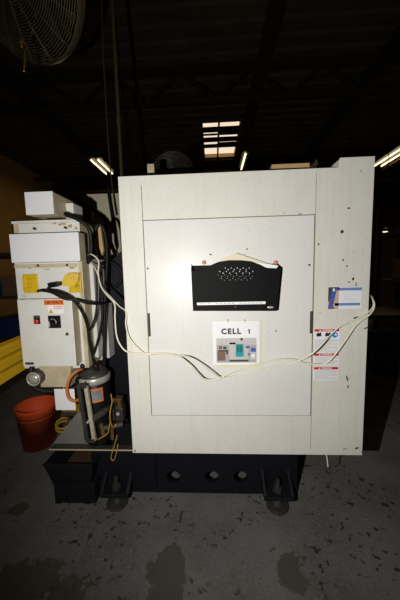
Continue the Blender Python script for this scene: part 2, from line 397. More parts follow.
# unlit reflector under the right-hand lamp
t = thing('lamp_reflector', 'dull brown unlit lamp reflector just under the right twin-tube lamp', 'lamp', (5.88, 9.0, ZL))
b = MB(); b.prism([(5.78, 8.3, ZL - .04), (5.98, 8.3, ZL - .04), (5.93, 8.3, ZL + .06), (5.83, 8.3, ZL + .06)], (0, 1.55, 0)); b.build('reflector', 'wood', t)
for y in (8.5, 9.6):
    b = MB(); b.cyl((5.88, y, ZL + .05), (5.88, y, ZC - .01), .008, 6); b.build('hanger', 'dsteel', t)

# power drop: a conduit and a thin cable from the roof
p0 = P(117, 90, 2.3); b = MB(); b.cyl((p0.x, 2.3, 1.75), (p0.x, 2.3, ZC), .014, 12)
for z in (2.6, 3.6, 4.5): b.cyl((p0.x, 2.3, z), (p0.x, 2.3, z + .05), .019, 12)
tag(b.build('conduit', 'conduit'), 'brown vertical conduit dropping from the roof behind the machine corner', 'conduit')
p0 = P(104, 60, 2.5); b = MB(); b.tube([(p0.x, 2.5, ZC), (p0.x + .01, 2.5, 3.9), (p0.x - .005, 2.5, 3.2), (p0.x, 2.5, 2.35), (p0.x + .05, 2.45, 1.9)], .006)
tag(b.build('drop_cable', 'conduit'), 'thin cable hanging from the roof just left of the brown conduit', 'cable')
# ================================================================ THE MACHINE
YM = 1.34
mx = thing('machining_center', 'large cream machine enclosure with flat service door, on a dark navy base', 'machine', (0.15, 1.9, 0))
x0, x1 = -0.453, 0.757
zb, zt, zs = P(200, 453.5, YM).z, P(230, 172, YM).z, P(357, 157, YM).z
xs = 0.60                                        # where the raised right corner starts
dx0, dx1 = -0.338, 0.488                         # service door
dz0, dz1 = P(230, 415, YM).z, P(230, 218, YM).z
YR = 2.95
b = MB(); b.box(x0 + .012, x1 - .012, YM + .006, YR, zb + .012, zt - .006); b.box(xs + .01, x1 - .012, YM + .006, YM + .35, zt - .02, zs - .006)
b.build('enclosure_body', 'seam', mx)
# front skin with the door opening and two seams
def R4(xa, xb, za, zb_, y): return [(xa, y, za), (xb, y, za), (xb, y, zb_), (xa, y, zb_)]
g = .0045
zsl = P(143, 185, YM).z; zsr = P(313, 173, YM).z
skin = [(x0, YM, zb), (x1, YM, zb), (x1, YM, zs), (xs, YM, zs), (xs, YM, zt), (x0, YM, zt)]
hole = [(dx0 - g, YM, dz0 - g), (dx1 + g, YM, dz0 - g), (dx1 + g, YM, zb + .03), (dx1 + g + .003, YM, zb + .03), (dx1 + g + .003, YM, zsr), (dx1 + g, YM, zsr), (dx1 + g, YM, dz1 + g),
        (dx0 - g + .003, YM, dz1 + g), (dx0 - g + .003, YM, zsl), (dx0 - g, YM, zsl)]
b = MB(); b.prism(skin, (0, .006, 0), [hole]); b.build('front_panel', 'cream', mx)
b = MB(); b.box(x0, x0 + .012, YM + .004, YR, zb, zt); b.build('side_panel', 'cream', mx)
b = MB(); b.box(x1 - .012, x1, YM + .004, YR, zb, zt); b.box(x1 - .012, x1, YM + .004, YM + .35, zt, zs)
b.build('side_panel', 'cream', mx)
b = MB(); b.box(x0, xs, YM + .004, YR, zt - .006, zt); b.box(xs - .002, x1, YM + .004, YM + .35, zs - .006, zs); b.box(xs - .002, xs + .006, YM + .004, YM + .35, zt, zs)
b.box(xs, x1, YM + .35, YR, zt - .006, zt)
b.build('roof_panel', 'cream', mx)
dr = MB().box(dx0, dx1, YM - .003, YM + .006, dz0, dz1, .0012).build('service_door', 'door', mx)
for (px, y0, y1) in ((149.5, 313, 336), (310.5, 311, 333)):
    a = prect(px - 1.0, y0, px + 1.0, y1, YM)
    b = MB(); b.box(a[0], a[1], YM - .011, YM - .003, a[2], a[3], .002); h = b.build('hinge', 'black', dr)
    b = MB(); b.cyl(((a[0] + a[1]) / 2, YM - .012, a[2] + .004), ((a[0] + a[1]) / 2, YM - .012, a[3] - .004), .0035, 10); b.build('hinge_pin', 'dsteel', h)
for px, py in ((148, 268.5), (309, 265)): p = P(px, py, YM); b = MB(); b.cyl((p.x, YM - .007, p.z), (p.x, YM - .002, p.z), .0045, 12); b.build('screw', 'black', dr)
# chips and scuffs in the paint, each at its own place
def blot(b, px, py, w, h, Y, ang=0.0):
    c = P(px, py, Y); n = 9; pts = []
    for k in range(n):
        r = random.uniform(.55, 1.1); u, v = w * r * math.cos(2 * PI * k / n), h * r * math.sin(2 * PI * k / n)
        pts.append((c.x + u * math.cos(ang) - v * math.sin(ang), Y, c.z + u * math.sin(ang) + v * math.cos(ang)))
    b.prism(pts, (0, .0002, 0))
Yc = YM - .0003
for a in ((342, 232, .008, .006, .7), (349, 208, .006, .003, .2), (318.5, 244, .005, .004, 0), (309, 265, .004, .004, 0), (343, 260, .003, .005, 0), (347, 266, .003, .004, 0), (353, 279, .007, .005, .6), (356, 285, .002, .012, .1),
          (351, 297, .004, .006, .2), (347, 378, .003, .016, .2), (348, 387, .003, .009, -.2), (356, 318, .012, .006, .5), (366, 328, .010, .003, .4), (349, 282, .004, .003, 0), (361, 171, .003, .002, 0),
          (357, 448, .009, .005, .4), (362, 452, .004, .003, 0), (345, 449, .014, .002, 0), (320, 313, .003, .002, 0), (330, 300, .003, .003, 0), (300, 214, .007, .002, 0), (135, 451, .003, .008, 0), (284, 213, .003, .002, 0), *[(random.uniform(316, 364), random.uniform(180, 445), random.uniform(.0006, .0014), random.uniform(.0006, .0014), random.uniform(0, 3)) for _ in range(22)], *[(random.uniform(140, 362), random.uniform(420, 451), random.uniform(.0006, .0012), random.uniform(.0006, .0018), 0) for _ in range(12)]):
    b = MB(); blot(b, a[0], a[1], a[2] * 1.35, a[3] * 1.35, Yc, a[4]); b.build('paint_chip', 'chip', mx)
Yd = YM - .0034
for a in ((211, 254.5, .012, .0035, -.3), (247, 249, .010, .004, .5), (276, 331, .004, .010, -.5), (245, 254, .006, .002, -.4), (218, 257, .003, .002, 0), (271, 228, .002, .002, 0), (268, 333, .004, .002, 0.4), *[(random.uniform(155, 305), random.uniform(222, 410), random.uniform(.001, .002), random.uniform(.001, .002), 0) for _ in range(14)]):
    b = MB(); blot(b, a[0], a[1], a[2] * .85, a[3] * .85, Yd, a[4]); b.build('scuff', 'chip', dr)

# navy base casting behind the skirt, three cored holes, levelling feet
YBs = 1.52
bx0, bx1 = P(100, 470, YBs).x, P(297, 480, YBs).x
zbt = zb + .06
hl = []
for px in (173.5, 212, 240.5):
    c = P(px, 477, YBs)
    hl.append([(c.x + .042 * math.cos(2 * PI * k / 20), YBs, c.z + .038 * math.sin(2 * PI * k / 20)) for k in range(20)])
base = MB()
base.prism([(bx0, YBs, .015), (bx1, YBs, .015), (bx1, YBs, zbt), (bx0, YBs, zbt)], (0, .03, 0), hl)
base.box(bx1 - .03, bx1, YBs + .03, 2.8, .015, zbt); base.box(bx0, bx0 + .03, YBs + .03, 2.8, .015, zbt); base.box(bx0, bx1, 2.78, 2.81, .015, zbt)
base.box(x0 + .02, x1 - .02, YBs - .03, 2.9, zb + .013, zbt + .02)
base = base.build('base_casting', 'navy', mx)
for px, lab in ((118, 0), (277, 1)):
    c = P(px, 500, 1.46); X = c.x
    b = MB(); b.box(X - .085, X + .085, 1.40, YBs, .078, .10, .004)
    b.prism([(X - .085, 1.41, .10), (X - .085, YBs, .10), (X - .085, YBs, .18)], (.016, 0, 0)); b.prism([(X + .069, 1.41, .10), (X + .069, YBs, .10), (X + .069, YBs, .18)], (.016, 0, 0))
    ft = b.build('foot_bracket', 'navy2', base)
    b = MB(); b.lathe((X, 1.45, 0), (0, 0, 1), [(.060, 0), (.064, .008), (.060, .022), (.034, .028), (.022, .056)], 28, smooth=False); b.cyl((X, 1.45, .05), (X, 1.45, .17), .013, 12)
    b.cyl((X, 1.45, .10), (X, 1.45, .122), .026, 6); b.cyl((X, 1.45, .056), (X, 1.45, .075), .026, 6)
    b.build('levelling_foot', 'dsteel', base)
# dark navy column and the pierced rail on the left flank
lx0 = P(101, 330, 1.75).x
colm = MB(); colm.box(lx0, x0 + .03, 1.75, 2.8, .03, P(115, 262, 1.75).z, .01)
colm.prism([(lx0 + .10, 1.74, P(112, 262, 1.75).z), (x0 + .03, 1.74, P(112, 225, 1.75).z), (x0 + .03, 1.74, P(112, 300, 1.75).z), (lx0 + .10, 1.74, P(112, 300, 1.75).z)], (0, .3, 0))
colm.ring(P(109, 275, 1.73), (0, 1, .1), .085, .012, 32, 8);
colm.build('column', 'navy', mx)
a = prect(102.5, 304, 108, 358, 1.66)
hl = []
for py in (310, 316, 323, 330, 337, 344, 352):
    c = P(105.5, py, 1.66); hl.append([(c.x + .006 * math.cos(2 * PI * k / 8), 1.66, c.z + .006 * math.sin(2 * PI * k / 8)) for k in range(8)])
b = MB(); b.prism([(a[0], 1.66, a[2]), (a[1], 1.66, a[2]), (a[1], 1.66, a[3]), (a[0], 1.66, a[3])], (0, .004, 0), hl); b.box(a[0], a[0] + .004, 1.664, 1.76, a[2], a[3])
b.box(a[1] - .004, a[1], 1.664, 1.76, a[2], a[3])
b.build('slotted_rail', 'boxwhite', mx)
# beige sheet cover beyond the cabinets
a0, a1 = P(74, 215, 2.5).x, P(122, 215, 2.5).x
zc0, zc1 = P(95, 300, 2.5).z, P(95, 196, 2.5).z
b = MB(); b.prism([P(px, py, 2.5) for px, py in ((54, 187), (92, 209), (92, 300), (54, 300))], (0, .4, 0)); b.build('rear_cover', 'brownsheet', mx)
b = MB(); b.prism([P(px, py, 2.56) for px, py in ((70, 195), (122, 193), (122, 300), (70, 300))], (0, .34, 0)); b.build('rear_cover', 'palesheet', mx)

# ---------------------------------------------------------------- things on the roof of the machine
c = P(173, 174, 2.2); zr = zt
fan = thing('desk_fan', 'black round desk fan on the machine roof', 'fan', (c.x, 2.2, zr))
R = .165
ax = Vector((0, -1, .1))
b = MB(); b.lathe((c.x, 2.2, zr), (0, 0, 1), [(.10, 0), (.10, .015), (.03, .03)], 24); b.build('base', 'black', fan)
b = MB(); b.cyl((c.x, 2.24, zr + .02), (c.x, 2.24, c.z - .02), .014, 12); b.build('stem', 'black', fan)
b = MB(); b.lathe((c.x, 2.2, c.z), (0, 1, -.1), [(.02, -.01), (.05, 0), (.055, .07), (.03, .11)], 20); b.build('motor', 'black', fan)
b = MB()
for k in range(13): b.ring(Vector((c.x, 2.17, c.z)) + ax * (.035 * (1 - (k / 12) ** 2)), ax, .02 + (R - .02) * k / 12, .0022, 36, 5)
for k in range(24):
    q = ax.to_track_quat('Z', 'Y'); d = q @ Vector((math.cos(2 * PI * k / 24), math.sin(2 * PI * k / 24), 0))
    b.tube([Vector((c.x, 2.17, c.z)) + ax * .035 + d * .02, Vector((c.x, 2.17, c.z)) + ax * .026 + d * R * .5, Vector((c.x, 2.17, c.z)) + d * R, Vector((c.x, 2.23, c.z)) + d * R * .92, Vector((c.x, 2.27, c.z)) + d * .05], .0018, 5, 3)
b.build('guard', 'dsteel', fan)
for k in range(4):
    q = ax.to_track_quat('Z', 'Y'); b = MB()
    a = 2 * PI * k / 4 + .4; pts = []
    for (r, da) in ((.03, -.3), (.13, -.5), (.145, 0), (.13, .42), (.03, .3)):
        pts.append(Vector((c.x, 2.195, c.z)) + q @ Vector((r * math.cos(a + da), r * math.sin(a + da), .018 * da)))
    b.prism(pts, ax * .002); b.build('blade', 'black', fan)
c = P(151.5, 172, 1.6); b = MB(); b.box(c.x - .02, c.x + .02, 1.58, 1.62, zr, P(151.5, 165, 1.6).z, .003)
tag(b.build('post_stub', 'tan'), 'short beige stub standing on the machine roof beside the black fan', 'post')
a = prect(270, 166.5, 307, 171, 1.5); b = MB(); b.box(a[0], a[1], 1.46, 1.55, zr, a[3], .002)
tag(b.build('timber_offcut', 'wood'), 'tan timber offcut lying on the machine roof left of the raised corner', 'timber')
b = MB(); u, v = P(326, 168, 1.62), P(341, 158, 1.62)
b.prism([(u.x, 1.62, zr), (xs - .004, 1.62, zr), (xs - .004, 1.62, v.z)], (0, .25, 0))
b.build('sloped_cover', 'dsteel', mx)

# ---------------------------------------------------------------- pocket, papers, sign and stickers on the door
YD = YM - .003                                   # face of the door
pk = thing('wall_pocket', 'black perforated steel file pocket hung on the service door', 'file pocket', (P(235, 300, YD).x, YD, P(235, 310, YD).z))
Yp = YD - .045
def pp(px, py, Y=None): return P(px, py, Yp if Y is None else Y)
def onp(l, Y): return [tuple(P(px, py, Y)) for px, py in l]
out = [(191, 268), (193, 311), (277, 311), (281, 268.5), (277.5, 267), (276, 268.5), (266, 268), (259, 264.5), (250, 261.5), (240, 260.5), (228, 260.5), (218, 262), (211, 265), (204, 269.5), (193.5, 271)]
hl = []
for r, (row, n, xa, xb) in enumerate(((268.8, 9, 225, 249), (272.3, 11, 219.5, 252.5), (275.8, 12, 218, 252), (279.2, 11, 221, 250))):
    for k in range(n):
        px = xa + (xb - xa) * k / (n - 1) ; py = row + (.9 if k % 2 else -.7)
        w = .85 if r < 2 else .62
        hl.append(onp([(px - w, py), (px, py + w * 1.1), (px + w, py), (px, py - w * 1.1)], Yp))
b = MB(); b.prism(onp(out, Yp), (0, .0015, 0), hl); b.build('front_plate', 'pocket', pk)
e = [pp(191, 268), pp(193, 311), pp(277, 311), pp(281, 268)]
b = MB()
b.prism([e[0] + Vector((0, .0015, 0)), e[1] + Vector((0, .0015, 0)), Vector((e[1].x, YD - .0005, e[1].z)), Vector((e[0].x, YD - .0005, e[0].z + .02))], (.0015, 0, 0))
b.prism([e[3] + Vector((-.0015, .0015, 0)), e[2] + Vector((-.0015, .0015, 0)), Vector((e[2].x - .0015, YD - .0005, e[2].z)), Vector((e[3].x - .0015, YD - .0005, e[3].z + .02))], (.0015, 0, 0))
b.box(e[1].x, e[2].x, Yp + .0015, YD - .0005, e[1].z, e[1].z + .0015)
b.box(e[0].x + .002, e[3].x - .002, YD - .002, YD - .0005, e[1].z + .003, e[0].z + .012)
b.build('back_plate', 'pocket', pk)
a = prect(197, 302, 265.5, 304.6, Yp); st = MB(); st.box(a[0], a[1], Yp - .0008, Yp - .0001, a[2] , a[3])
for k in range(16):
    if k in (3, 9): continue
    st.mi = 1; u = a[0] + (a[1] - a[0]) * (.04 + .058 * k); st.quad(u, u + (a[1] - a[0]) * .042, a[2] + .004, a[3] - .0045, Yp - .0010)
st.build('label_strip', ['paper', 'greyink'], pk)
c = pp(235.5, 307); b = MB(); b.lathe((c.x, Yp, c.z), (0, -1, 0), [(.005, 0), (.005, .0015), (.003, .003)], 14); b.build('rivet', 'dsteel', pk)
c = pp(270.5, 307.3); b = MB(); b.lathe((c.x, Yp, c.z), (0, -1, 0), [(1, 0), (.9, .001)], 24)
for v in b.bm.verts: v.co.x = c.x + (v.co.x - c.x) * .016; v.co.z = c.z + (v.co.z - c.z) * .0062
bd = b.build('oval_badge', 'steel', pk); 
b = MB(); b.quad(c.x - .009, c.x + .009, c.z - .0015, c.z + .0015, Yp - .0013); b.build('badge_print', 'greyink', bd)
b = MB()
Y2 = YD - .022
b.prism(onp([(216, 310), (264, 310), (277, 267), (263, 262), (236, 253), (221, 258.5), (221, 268)], Y2), (0, .002, 0)); 
tag(b.build('yellowed_papers', 'oldpaper'), 'yellowed papers sticking up at a slant inside the black file pocket', 'papers')
b = MB(); b.prism(onp([(200, 309), (272, 309), (278, 265.5), (262, 263), (240, 262), (215, 268)], YD - .031), (0, .003, 0))
tag(b.build('white_papers', 'paper'), 'white sheets standing in the black file pocket, showing through its holes', 'papers')
c = P(204, 262.5, YD); mg = thing('door_magnet', 'pink-red round magnet on the door above the left end of the file pocket', 'magnet', (c.x, YD, c.z), 'magnets above the file pocket')
b = MB(); b.lathe((c.x, YD, c.z), (0, -1, 0), [(.0105, 0), (.0105, .006), (.008, .009), (.003, .010)], 16); b.build('cap', 'magnet', mg)
d = P(275.5, 262.5, YD) - c
dup(mg, (d.x, 0, d.z), 'pink-red round magnet on the door above the right end of the file pocket', 'magnets above the file pocket')

# CELL 1 sheet
a = prect(213, 321, 259.5, 364.5, YD); Ys = YD - .004
sg = thing('cell_sign', 'white CELL 1 sheet with a machine photo, hung below the file pocket', 'sign', ((a[0] + a[1]) / 2, YD, a[2]))
bk = prect(214, 320.5, 261.5, 367, YD); b = MB(); b.box(bk[0], bk[1], YD - .0022, YD - .0004, bk[2], bk[3]); b.build('backing_sheet', 'oldpaper', sg)
b = MB(); b.box(a[0], a[1], Ys, Ys + .0012, a[2], a[3]); sh = b.build('sheet', 'paper', sg)
c = P(236.5, 331.5, Ys)
text('CELL', .031, (P(231, 331.5, Ys).x, Ys - .0004, c.z), 'ink', sh, 'lettering', .0014, P(241.3, 331, Ys).x - P(221.3, 331, Ys).x, spacing=1.22, tall=1.22)
u_ = P(249.2, 331, Ys).x; b = MB(); b.prism([(u_ - .0030, Ys - .0007, c.z - .0115), (u_ + .0036, Ys - .0007, c.z - .0115), (u_ + .0036, Ys - .0007, c.z + .0115), (u_ - .0012, Ys - .0007, c.z + .0112), (u_ - .0075, Ys - .0007, c.z + .0060), (u_ - .0075, Ys - .0007, c.z + .0022), (u_ - .0030, Ys - .0007, c.z + .0052)], (0, .0003, 0)); b.build('lettering', 'ink', sh)
a = prect(216.5, 338, 256.5, 362.5, Ys); W_, H_ = a[1] - a[0], a[3] - a[2]
ph = MB(); mats = ['pgrey2', 'pgrey', 'teal', 'dteal', 'pbrown', 'pdark', 'blueink', 'paper']
ph.box(a[0], a[1], Ys - .0003, Ys, a[2], a[3])
def pr(mi, u0, u1, v0, v1, k=1): ph.mi = mi; ph.quad(a[0] + W_ * u0, a[0] + W_ * u1, a[2] + H_ * v0, a[2] + H_ * v1, Ys - .0003 - .0003 * k)
pr(1, 0, 1, .72, 1); pr(7, .30, .48, .75, .82, 2); pr(1, .32, .80, .12, .88, 2); pr(5, .32, .80, .04, .12, 2); pr(2, .48, .68, .24, .76, 3); pr(3, .51, .65, .42, .70, 4); pr(2, .575, .585, .42, .70, 5)
pr(4, .02, .22, .08, .46, 2); pr(5, .04, .26, .46, .52, 3); pr(5, .24, .29, .34, .52, 3); pr(4, .06, .14, .55, .68, 2); pr(5, .17, .25, .55, .66, 2)
pr(5, .60, .66, .90, 1, 3); pr(6, .73, .83, .58, .68, 3); pr(6, .86, .98, .44, .60, 3); pr(1, .84, .98, .12, .42, 3); pr(7, .88, .95, .20, .34, 4); pr(6, .78, .84, .30, .38, 3)
ph.build('printed_photo', mats, sh)
for px in (227.5, 244.5):
    c = P(px, 321, Ys); b = MB(); b.ring((c.x, Ys - .002, c.z + .001), (1, 0, .15), .0075, .0014, 20, 6); b.build('binder_ring', 'oldpaper', sg)

# warning labels on the right column
def warn(px0, py0, px1, py1, label, pict):
    a = prect(px0, py0, px1, py1, YM)
    t = thing('warning_label', label, 'label', ((a[0] + a[1]) / 2, YM, a[2]), 'red-headed warning labels on the machine')
    Yl = YM - .0008
    b = MB(); b.box(a[0], a[1], Yl, YM - .0001, a[2], a[3]); b.build('sticker', 'paper', t)
    W2, H2 = a[1] - a[0], a[3] - a[2]; hb = .0125
    b = MB(); b.box(a[0] + .002, a[1] - .002, Yl - .0004, Yl, a[3] - hb - .001, a[3] - .001); hd = b.build('red_header', 'labelred', t)
    text('WARNING', .011, ((a[0] + a[1]) / 2 + .003, Yl - .0008, a[3] - hb / 2 - .001), 'paper', hd, 'lettering', .0002, W2 * .42)
    c0 = a[0] + W2 * .24; b = MB(); z = a[3] - hb / 2 - .001; b.prism([(c0 - .005, Yl - .0007, z - .004), (c0 + .005, Yl - .0007, z - .004), (c0, Yl - .0007, z + .0045)], (0, .0003, 0)); b.build('warning_triangle', 'paper', hd)
    b = MB(); z = a[3] - hb - .006 - (.036 if pict else 0); n = 0
    while z > a[2] + .005:
        e_ = random.uniform(.55, .97) if n % 4 == 3 else .96
        b.quad(a[0] + W2 * .04, a[0] + W2 * e_, z - .0016, z, Yl - .0003); z -= .0046; n += 1
    b.build('fine_print', 'greyink', t)
    if pict:
        zc = a[3] - hb - .019; b = MB()
        for u in (.16, .24, .50, .60):                     # black danger pictograms
            X = a[0] + W2 * u; b.box(X - .008, X + .006, Yl - .0005, Yl, zc - .006, zc + .009); b.bar((X - .004, Yl - .0003, zc - .003), (X - .006, Yl - .0003, zc - .012), .004, .0004); b.bar((X + .003, Yl - .0003, zc), (X + .010, Yl - .0003, zc - .006), .004, .0004)
            b.cyl((X + .001, Yl - .0005, zc + .011), (X + .001, Yl, zc + .011), .0035, 10)
        b.build('pictogram', 'ink', t)
        b = MB(); X = a[0] + W2 * .82; b.cyl((X, Yl - .0005, zc), (X, Yl, zc), .0145, 24); dsc = b.build('blue_disc', 'skyink', t)
        b = MB(); b.cyl((X + .004, Yl - .0009, zc + .002), (X + .004, Yl - .0005, zc + .002), .005, 14); b.bar((X + .002, Yl - .0007, zc - .002), (X + .010, Yl - .0007, zc - .008), .005, .0004); b.build('disc_symbol', 'paper', dsc)
warn(313.8, 328.8, 339.3, 352.5, 'warning label with black pictograms and a blue disc, topmost of the red-headed three', True)
warn(313.5, 353.2, 338.8, 365.5, 'small text-only warning label between two other red-headed ones', False)
warn(313.3, 366.8, 338.3, 380.5, 'text-only warning label with red header, lowest on the right column', False)
# company plate sticker
a = prect(328, 287, 361.5, 308.8, YM); t = thing('maker_sticker', 'white sticker with two blue bands and a dark picture, on the right column', 'sticker', ((a[0] + a[1]) / 2, YM, a[2]))
Yl = YM - .0008; W2, H2 = a[1] - a[0], a[3] - a[2]
b = MB(); b.box(a[0], a[1], Yl, YM - .0001, a[2], a[3]); b.build('sticker', 'paper', t)
b = MB(); b.quad(a[0] + W2 * .30, a[1], a[2] + H2 * .84, a[2] + H2 * .97, Yl - .0003); b.build('blue_band', 'paleblue', t); b = MB(); b.quad(a[0] + W2 * .20, a[1] - W2 * .04, a[2] + H2 * .15, a[2] + H2 * .27, Yl - .0003); b.build('blue_band', 'paleblue', t)
b = MB(); mm = ['blueink', 'pdark', 'palepink', 'pbrown', 'paper']
def pr2(mi, poly, k=1): b.mi = mi; b.prism([(a[0] + W2 * u, Yl - .0003 * k, a[2] + H2 * v) for u, v in poly], (0, .0002, 0))
pr2(2, [(0, 0), (.32, 0), (.32, 1), (0, 1)]); pr2(1, [(0, .35), (.1, .3), (.22, 1), (0, 1)], 2); pr2(1, [(.2, .82), (.35, .9), (.32, 1), (.18, 1)], 2); pr2(0, [(0, .05), (.14, .05), (.26, .95), (.12, .95)], 3); pr2(4, [(.13, .82), (.2, .82), (.18, .95), (.14, .95)], 4); pr2(3, [(.02, .30), (.12, .38), (.12, .5), (.02, .42)], 4)
pr2(3, [(.0, .0), (.2, .0), (.18, .1), (.0, .08)], 4)
b.build('sticker_picture', mm, t)
b = MB(); 
for k in range(5): z = a[2] + H2 * (.36 + .09 * k); b.quad(a[0] + W2 * .42, a[0] + W2 * (.9 - .12 * (k % 3)), z, z + .0012, Yl - .0003)
b.build('fine_print', 'greyink', t)
# ================================================================ THE ELECTRICAL CABINETS ON THE LEFT
def solid(name, m, parent, x0, y0, x1, y1, Y, depth, bev=.003):
    a = prect(x0, y0, x1, y1, Y); b = MB(); b.box(a[0], a[1], Y, Y + depth, a[2], a[3], bev); return b.build(name, m, parent), a
# tall back cabinet
YC = 1.50
a = prect(18, 221, 84, 368, YC)
cab = thing('electrical_cabinet', 'tall beige electrical cabinet with yellow outlets, behind the 120 volts box', 'cabinet', ((a[0] + a[1]) / 2, YC + .1, a[2]))
b = MB(); b.box(a[0] + .01, a[1], YC, YC + .22, a[2], a[3], .003); b.build('body', 'tan', cab)
b = MB(); b.box(a[0] + .008, a[1] + .002, YC - .01, YC + .225, a[3] - .010, a[3] + .004, .002); b.build('top_flange', 'boxwhite', cab)
f1 = prect(20, 262, 82, 368, YC); b = MB(); b.box(f1[0], f1[1], YC - .004, YC - .0002, f1[2], f1[3], .001); b.build('front_plate', 'boxwhite', cab)
f2 = prect(19, 223, 80, 233, YC); b = MB(); b.box(f2[0], f2[1], YC - .004, YC - .0002, f2[2] - .02, f2[3], .001); b.build('upper_plate', 'boxwhite', cab)
b = MB(); b.box(f1[0] + .004, f1[1] - .004, YC - .016, YC - .004, P(50, 267.5, YC).z, P(50, 264, YC).z, .002); b.build('ledge', 'tan', cab)
b = MB()
for px, py in ((34, 228.5), (65, 227.5), (38, 265.5), (67, 265)):
    c = P(px, py, YC - .018); b.cyl((c.x, YC - .020, c.z), (c.x, YC - .001, c.z), .007, 8)
b.build('bolt', 'dsteel', cab)
# right-hand side flanges of the cabinet, pale
for px, py, w, h in ((62, 224, .030, .010), (70, 226, .012, .014), (54, 223.5, .018, .006), (76, 228, .010, .012)):
    b = MB(); blot(b, px, py, w, h, YC - .0043); b.build('rust_stain', 'rust', cab)
for px, py, w, h in ((30, 268, .012, .006), (47, 269.5, .025, .005), (72, 268, .022, .006), (48, 280, .004, .003), (24, 296, .010, .004)):
    b = MB(); blot(b, px, py, w, h, YC - .0165 if py < 272 else YC - .0043); b.build('rust_stain', 'rust', cab)
sp = prect(85, 262, 95, 358, 1.58); b = MB(); b.box(sp[0], sp[0] + .028, 1.57, 1.75, sp[2], sp[3], .002); b.box(sp[0] + .038, sp[1], 1.59, 1.78, sp[2], sp[3] + .02, .002); b.build('side_channel', 'boxwhite', cab)
sp = prect(96, 320, 103, 360, 1.68); b = MB(); b.box(sp[0], sp[1], 1.68, 1.80, sp[2], sp[3], .002); b.build('side_channel', 'boxwhite', cab)
lo = prect(40, 364, 72, 387, YC - .03); b = MB(); b.prism([(lo[0], YC - .03, lo[2]), (lo[1] - .02, YC - .03, lo[2]), (lo[1], YC - .03, lo[3]), (lo[0], YC - .03, lo[3])], (0, .09, 0)); b.build('lower_box', 'tan', cab)
# outlets
def outlet(x0, y0, x1, y1, flap):
    a = prect(x0, y0, x1, y1, YC - .006); t = MB(); Yo = YC - .014
    t.box(a[0], a[1], Yo, YC - .004, a[2], a[3], .003); o = t.build('outlet_plate', 'yellow', cab)
    zc = (a[2] + a[3]) / 2; xc = (a[0] + a[1]) / 2; h = (a[3] - a[2]) * .22
    if not flap:
        for s in (-1, 1):
            b = MB(); b.cyl((xc, Yo - .006, zc + s * h), (xc, Yo, zc + s * h), .021, 20, bev=.002); k = b.build('socket_cover', 'yellow', o)
            b = MB(); 
            for u in (-.006, .006): b.box(xc + u - .0012, xc + u + .0012, Yo - .0066, Yo - .006, zc + s * h - .004, zc + s * h + .006)
            b.build('socket_slot', 'pdark', k)
        b = MB(); b.box(a[0] + .004, a[0] + .010, Yo - .010, Yo, a[2] + .012, a[3] - .012, .001); b.build('hinge_bar', 'yellow', o)
    else:
        fl_ = P(70, 281, YC - .06); b = MB(); pts = [(P(px_, py_, YC - .05).x, YC - .05 + (px_ - 62) * .0012, P(px_, py_, YC - .05).z) for px_, py_ in ((62.5, 281), (65, 274.5), (71, 273), (77.5, 273.5), (77, 281), (73.5, 285), (66, 286.5), (62.5, 285))]
        b.prism(pts, (.004, -.012, 0)); b.bar(P(73, 283, YC - .045), P(79, 286, YC - .012), .012, .01); b.build('flip_cover', 'yellow', o)
        for s in (-1, 1):
            b = MB(); b.cyl((xc + .006, Yo - .004, zc + s * h), (xc + .006, Yo, zc + s * h), .017, 18); k = b.build('socket_face', 'yellow', o)
            b = MB(); b.box(xc, xc + .003, Yo - .0046, Yo - .004, zc + s * h - .004, zc + s * h + .006); b.box(xc + .01, xc + .013, Yo - .0046, Yo - .004, zc + s * h - .004, zc + s * h + .006); b.build('socket_slot', 'pdark', k)
outlet(24, 274, 38.5, 293, False); outlet(69, 272.5, 81.5, 292.5, True)

# wide white box across the cabinet
a = prect(10, 233, 79, 262, 1.42); zt_ = a[3]
b = MB(); b.box(a[0], a[1], 1.42, YC - .012, a[2], a[3], .003)
wb = thing('cover_box', 'wide plain white box mounted across the electrical cabinet', 'box', ((a[0] + a[1]) / 2, 1.46, a[2]))
b.build('shell', 'white', wb)
b = MB(); b.box(a[1] - .004, a[1] + .001, 1.424, YC - .012, a[2] + .002, a[3] - .002); b.build('end_plate', 'tan', wb)
# small white box on the top
zcab = P(50, 221, YC).z + .006
a = prect(25, 191.5, 53, 214.5, 1.42)
tb = thing('junction_box', 'small white box on top of the electrical cabinet with a stained side', 'box', ((a[0] + a[1]) / 2, 1.5, a[2]))
b = MB(); b.box(a[0] + .001, a[1] - .001, 1.428, 1.68, a[2] + .001, a[3] - .001, .003); b.build('body', 'tan', tb)
b = MB(); b.box(a[0], a[1], 1.42, 1.428, a[2], a[3], .002); b.build('lid', 'white', tb)
b = MB(); b.box(a[0] + .05, a[1] - .01, 1.52, 1.64, zcab, a[2] + .001, .002); b.build('pedestal', 'black', tb)
a = prect(66, 203, 73.5, 218, 1.55)
gb = thing('gland_box', 'little white box holding the black conduit gland at the cabinet top', 'box', ((a[0] + a[1]) / 2, 1.56, a[2]))
b = MB(); b.box(a[0], a[1], 1.55, 1.66, zcab, a[3], .002); b.build('body', 'boxwhite', gb)
c = P(70, 215.5, 1.55); b = MB(); b.cyl((c.x, 1.52, c.z), (c.x, 1.551, c.z), .016, 16, bev=.002); b.cyl((c.x, 1.505, c.z), (c.x, 1.52, c.z), .012, 6); b.build('gland', 'black', gb)
b = MB(); pts = [(c.x, 1.50, c.z), P(73, 217, 1.47), P(82, 222, 1.47), P(89, 229, 1.49), P(91, 240, 1.50), P(91, 252, 1.50), P(88, 263, 1.53)]
b.tube(pts, .0105, 10)
n = 26; q = pts
tag(b.build('conduit_hose', 'rubber'), 'fat black conduit curving down from the gland at the cabinet top', 'cable')

